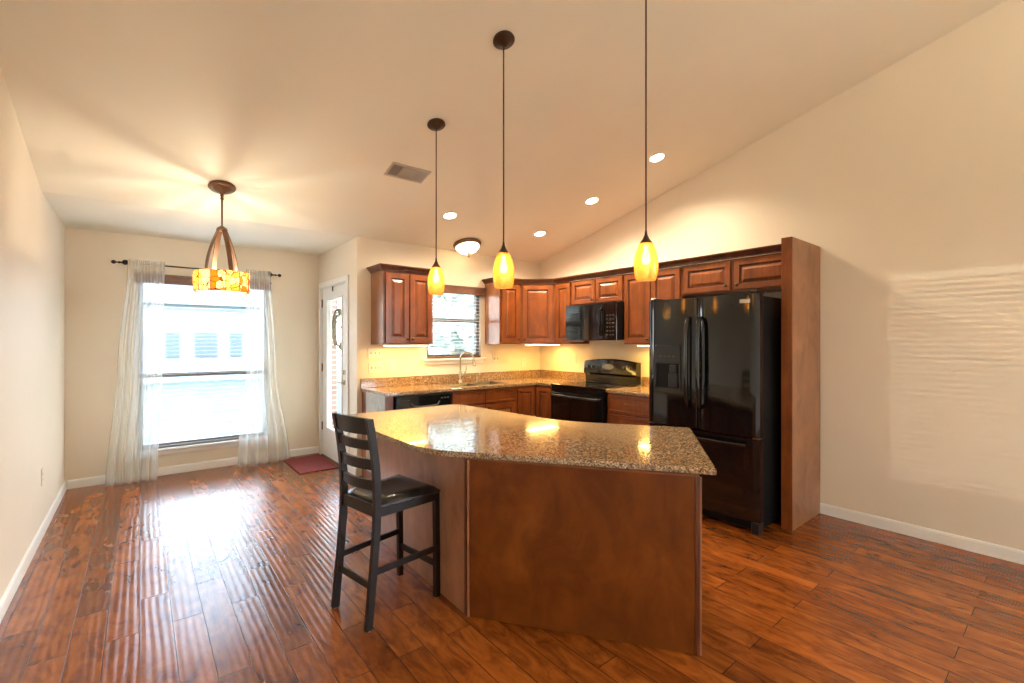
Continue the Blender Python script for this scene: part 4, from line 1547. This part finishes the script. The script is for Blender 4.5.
for k_ in range(4):
    a = radians(22 + 90 * k_)
    path = []
    for i in range(15):
        f = i / 14
        r_ = 0.026 + 0.090 * sin(f * pi / 2 * 1.0) ** 1.15
        z = 2.270 - 0.338 * (1 - cos(f * pi / 2)) ** 0.62 if f > 0 else 2.270
        path.append(Vector((chx + r_ * cos(a), chy + r_ * sin(a), z)))
    tang = Vector((-sin(a), cos(a), 0))
    m = MB(); rings = []
    for i, p in enumerate(path):
        d_ = (path[min(i + 1, 14)] - path[max(i - 1, 0)]).normalized()
        n_ = tang.cross(d_).normalized()
        rings.append([m.v(p + tang * (b * 0.017) + n_ * (c_ * 0.0035)) for b, c_ in ((1, 1), (1, -1), (-1, -1), (-1, 1))])
    for p, q in zip(rings, rings[1:]):
        for i in range(4):
            m.face([p[i], p[(i + 1) % 4], q[(i + 1) % 4], q[i]])
    m.face(rings[0][::-1]); m.face(rings[-1])
    m.build('arm', 'brushed_bronze', ch)
m = MB()
m.lathe([(0.183, 0.0), (0.188, 0.02), (0.188, 0.142), (0.184, 0.156), (0.181, 0.156), (0.185, 0.142), (0.185, 0.02), (0.180, 0.0), (0.183, 0.0)], (chx, chy, 1.782), 48)
m.build('drum_shade', 'mosaic_glass', ch, True)
m = MB()
m.lathe([(0.1, 0), (0.135, 0.0), (0.135, 0.006), (0.1, 0.006), (0.1, 0.0)], (chx, chy, 1.927), 40)
for k_ in range(4):
    a = radians(22 + 90 * k_)
    m.tube([(chx + 0.13 * cos(a), chy + 0.13 * sin(a), 1.930), (chx + 0.184 * cos(a), chy + 0.184 * sin(a), 1.930)], 0.004, 6)
m.build('shade_ring', 'brushed_bronze', ch)
for k_ in range(3):
    a = radians(60 + 120 * k_)
    m = MB(); m.lathe([(0, 0.08), (0.013, 0.08), (0.013, 0.05), (0.026, 0.03), (0.028, 0.012), (0.018, 0.0), (0, 0)], (chx + 0.07 * cos(a), chy + 0.07 * sin(a), 1.84), 14)
    m.build('bulb', 'bulb_glow', ch, True)
    lamp('chandelier_lamp', 'POINT', (chx + 0.07 * cos(a), chy + 0.07 * sin(a), 1.935), 3.4, (1.0, 0.86, 0.68), ch, shadow_soft_size=0.012)
m = MB(); m.lathe([(0, -0.045), (0.07, -0.038), (0.14, -0.018), (0.176, 0.0), (0.176, 0.003), (0.14, -0.014), (0.07, -0.034), (0, -0.041)], (chx, chy, 1.792), 40)
m.build('bowl_diffuser', 'alabaster_glass', ch, True)

# ================================================================== FLUSH CEILING LIGHT
fx_, fy_ = 2.961, 4.494
zc = ceil_z(fy_)
fl_ = thing('flush_ceiling_light', 'round bronze-rimmed alabaster flush ceiling light above the sink', 'lamp', (fx_, fy_, zc))
Rm = Matrix.Rotation(-math.atan(SL), 4, 'X')
m = MB(); m.lathe([(0, -0.001), (0.158, -0.001), (0.164, -0.014), (0.156, -0.034), (0.144, -0.044), (0.140, -0.044), (0.140, -0.03), (0, -0.03)], (fx_, fy_, zc), 40, Rm)
m.build('rim', 'brushed_bronze', fl_, True)
m = MB(); m.lathe([(0.138, -0.040), (0.130, -0.062), (0.105, -0.088), (0.068, -0.108), (0.032, -0.119), (0, -0.121)], (fx_, fy_, zc), 36, Rm)
m.build('glass_bowl', 'alabaster_glass', fl_, True)
m = MB(); m.lathe([(0, -0.119), (0.024, -0.119), (0.026, -0.128), (0.012, -0.138), (0.017, -0.150), (0.013, -0.162), (0.005, -0.172), (0, -0.173)], (fx_, fy_, zc), 14, Rm)
m.build('finial', 'brushed_bronze', fl_, True)
lamp('flush_lamp', 'POINT', (fx_, fy_ - 0.01, zc - 0.085), 9.0, WARM, fl_, shadow_soft_size=0.04)

# ================================================================== ADDED FILL LIGHT (unseen bowl lamp behind the camera, warms the room)
lx_, ly_, lz_ = 1.9, -2.2, 2.75
lf = thing('added_bowl_light', 'large alabaster bowl light on a rod, added unseen behind the camera to brighten the room', 'lamp', (lx_, ly_, ceil_z(ly_)))
m = MB(); m.cyl((lx_, ly_, lz_ + 0.02), (lx_, ly_, ceil_z(ly_) - 0.02), 0.009, 12)
m.build('rod', 'brushed_bronze', lf, True)
m = MB(); m.lathe([(0, -0.001), (0.08, -0.001), (0.08, -0.015), (0.03, -0.035), (0, -0.036)], (lx_, ly_, ceil_z(ly_) - 0.018), 30)
m.build('canopy', 'brushed_bronze', lf, True)
m = MB(); m.lathe([(0.28, 0.0), (0.27, -0.05), (0.21, -0.11), (0.12, -0.15), (0.0, -0.165), (0.0, -0.161), (0.118, -0.146), (0.206, -0.106), (0.265, -0.05), (0.275, 0.0), (0.28, 0.0)], (lx_, ly_, lz_), 40)
m.build('glass_bowl', 'alabaster_glass', lf, True)
m = MB()
m.lathe([(0.281, -0.012), (0.289, -0.012), (0.289, 0.006), (0.281, 0.006), (0.281, -0.012)], (lx_, ly_, lz_), 40)
m.build('rim', 'brushed_bronze', lf, True)
for k_ in range(3):
    a = 2 * pi * k_ / 3
    m = MB(); m.tube([(lx_ + 0.008 * cos(a), ly_ + 0.008 * sin(a), lz_ + 0.20), (lx_ + 0.283 * cos(a), ly_ + 0.283 * sin(a), lz_ + 0.003)], 0.004, 6)
    m.build('arm', 'brushed_bronze', lf, True)
    lamp('bowl_fill_lamp', 'POINT', (lx_ + 0.12 * cos(a), ly_ + 0.12 * sin(a), lz_ - 0.02), 24.0, (1.0, 0.88, 0.70), lf, shadow_soft_size=0.05)

# ================================================================== RECESSED DOWNLIGHTS
def downlight():
    o = thing('recessed_downlight', '', 'lamp', (0, 0, 0), 'recessed ceiling downlights')
    Rm = Matrix.Rotation(-math.atan(SL), 4, 'X')
    m = MB(); m.lathe([(0.058, -0.001), (0.082, -0.001), (0.084, -0.004), (0.078, -0.008), (0.062, -0.007), (0.058, -0.003), (0.058, -0.001)], (0, 0, 0), 36, Rm)
    m.build('trim_ring', 'white_trim', o, True)
    m = MB(); m.lathe([(0, -0.005), (0.03, -0.0055), (0.058, -0.0035), (0.058, -0.002), (0, -0.002)], (0, 0, 0), 30, Rm)
    m.build('lens', 'downlight_glow', o, True)
    l = lamp('downlight_lamp', 'SPOT', (0, -0.004, -0.02), 52.0, (1.0, 0.83, 0.60), o, shadow_soft_size=0.05, spot_size=radians(150), spot_blend=0.8)
    return o
dproto = downlight()
spots = [(2.424, 3.989, 'recessed downlight in the sloping ceiling nearest the farthest pendant cord'),
         (3.649, 3.989, 'recessed downlight lowest on the slope, beside the flush light toward the range'),
         (3.652, 3.194, 'recessed downlight second up the slope, between two others along the right wall'),
         (3.629, 2.406, 'recessed downlight highest up the slope, just right of the nearest pendant cord')]
for i, (x, y, lab) in enumerate(spots):
    o = dproto if i == 0 else copy_tree(dproto)
    o.location = (x, y, ceil_z(y))
    o['label'] = lab

# ================================================================== CEILING VENT
vx, vy = 1.716, 3.49
vo_ = thing('ceiling_vent', 'rectangular metal air vent in the sloping ceiling left of the farthest pendant', 'vent', (vx, vy, ceil_z(vy)))
Mv = Matrix.Translation((vx, vy, ceil_z(vy))) @ Matrix.Rotation(-math.atan(SL), 4, 'X')
m = MB(Mv)
m.box(-0.17, -0.095, -0.008, 0.17, -0.072, -0.001, 0.002); m.box(-0.17, 0.072, -0.008, 0.17, 0.095, -0.001, 0.002)
m.box(-0.17, -0.072, -0.008, -0.148, 0.072, -0.001, 0.002); m.box(0.148, -0.072, -0.008, 0.17, 0.072, -0.001, 0.002)
m.build('frame', 'vent_grille', vo_)
m = MB(Mv); m.box(-0.148, -0.072, -0.0025, 0.148, 0.072, -0.0012)
m.build('backing', 'vent_dark', vo_)
m = MB(Mv)
for i in range(9):
    y = -0.06 + i * 0.015
    m.box(-0.060, y - 0.005, -0.0075, 0.060, y + 0.005, -0.006)
m.box(-0.064, -0.072, -0.008, -0.060, 0.072, -0.003); m.box(0.060, -0.072, -0.008, 0.064, 0.072, -0.003)
for i in range(6):
    x = 0.072 + i * 0.013
    m.box(x - 0.004, -0.072, -0.0075, x + 0.004, 0.072, -0.006)
for i in range(6):
    x = -0.072 - i * 0.013
    m.box(x - 0.0015, -0.072, -0.0075, x + 0.0015, 0.072, -0.005)
m.build('louvres', 'vent_grille', vo_)

# ================================================================== SWITCHES AND OUTLETS
def plate(name, label, cat, O, U, N, w, h, kind, n):
    O, U, N = Vector(O), Vector(U), Vector(N)
    o = thing(name, label, cat, O)
    def bx(u0, u1, z0, z1, d0, d1):
        m = MB()
        vs = []
        for d_ in (d0, d1):
            for a, b in ((u0, z0), (u1, z0), (u1, z1), (u0, z1)):
                vs.append(m.v(O + U * a + Vector((0, 0, b)) + N * d_))
        for f in ((0, 3, 2, 1), (4, 5, 6, 7), (0, 1, 5, 4), (1, 2, 6, 5), (2, 3, 7, 6), (3, 0, 4, 7)):
            m.face([vs[i] for i in f])
        return m
    m = bx(-w / 2, w / 2, -h / 2, h / 2, 0.0008, 0.006)
    bmesh.ops.bevel(m.b, geom=list(m.b.edges), offset=0.0015, segments=1, affect='EDGES')
    m.build('plate', 'white_plastic', o)
    for i in range(n):
        c_ = (i - (n - 1) / 2) * 0.046
        if kind == 'switch':
            m = bx(c_ - 0.005, c_ + 0.005, -0.010, 0.012, 0.0062, 0.014)
            m.build('toggle', 'printed_grey' if False else 'vent_grille', o)
        else:
            for zz in (-0.020, 0.020):
                m = bx(c_ - 0.016, c_ + 0.016, zz - 0.013, zz + 0.013, 0.0062, 0.0075)
                r_ = m.build('receptacle', 'white_plastic', o)
                m = MB()
                for q in (-0.006, 0.006):
                    b = bx(c_ + q - 0.0012, c_ + q + 0.0012, zz - 0.003, zz + 0.006, 0.0077, 0.0080)
                    b.build('slot', 'black_matte', r_)
                m.b.free()
plate('light_switch', 'upper three-toggle switch plate on the kitchen wall beside the door corner', 'switch', (1.945, KY, 1.275), UX, -UY, 0.162, 0.115, 'switch', 3)
plate('light_switch', 'lower three-toggle switch plate just above the counter backsplash', 'switch', (1.950, KY, 1.120), UX, -UY, 0.162, 0.115, 'switch', 3)
plate('power_outlet', 'single outlet on the kitchen wall right of the two switch plates', 'outlet', (2.142, KY, 1.138), UX, -UY, 0.075, 0.115, 'outlet', 1)
plate('light_switch', 'two-toggle switch plate on the wall right of the sink faucet', 'switch', (3.55, KY, 1.18), UX, -UY, 0.116, 0.115, 'switch', 2)
plate('power_outlet', 'single outlet on the kitchen wall under the diagonal corner cabinet', 'outlet', (4.02, KY, 1.12), UX, -UY, 0.075, 0.115, 'outlet', 1)
plate('power_outlet', 'single outlet on the right wall between the corner and the range', 'outlet', (RX, 4.07, 1.18), -UY, -UX, 0.075, 0.115, 'outlet', 1)
plate('power_outlet', 'white outlet low on the bare left wall above the baseboard', 'outlet', (LX, 4.73, 0.42), UY, UX, 0.075, 0.115, 'outlet', 1)
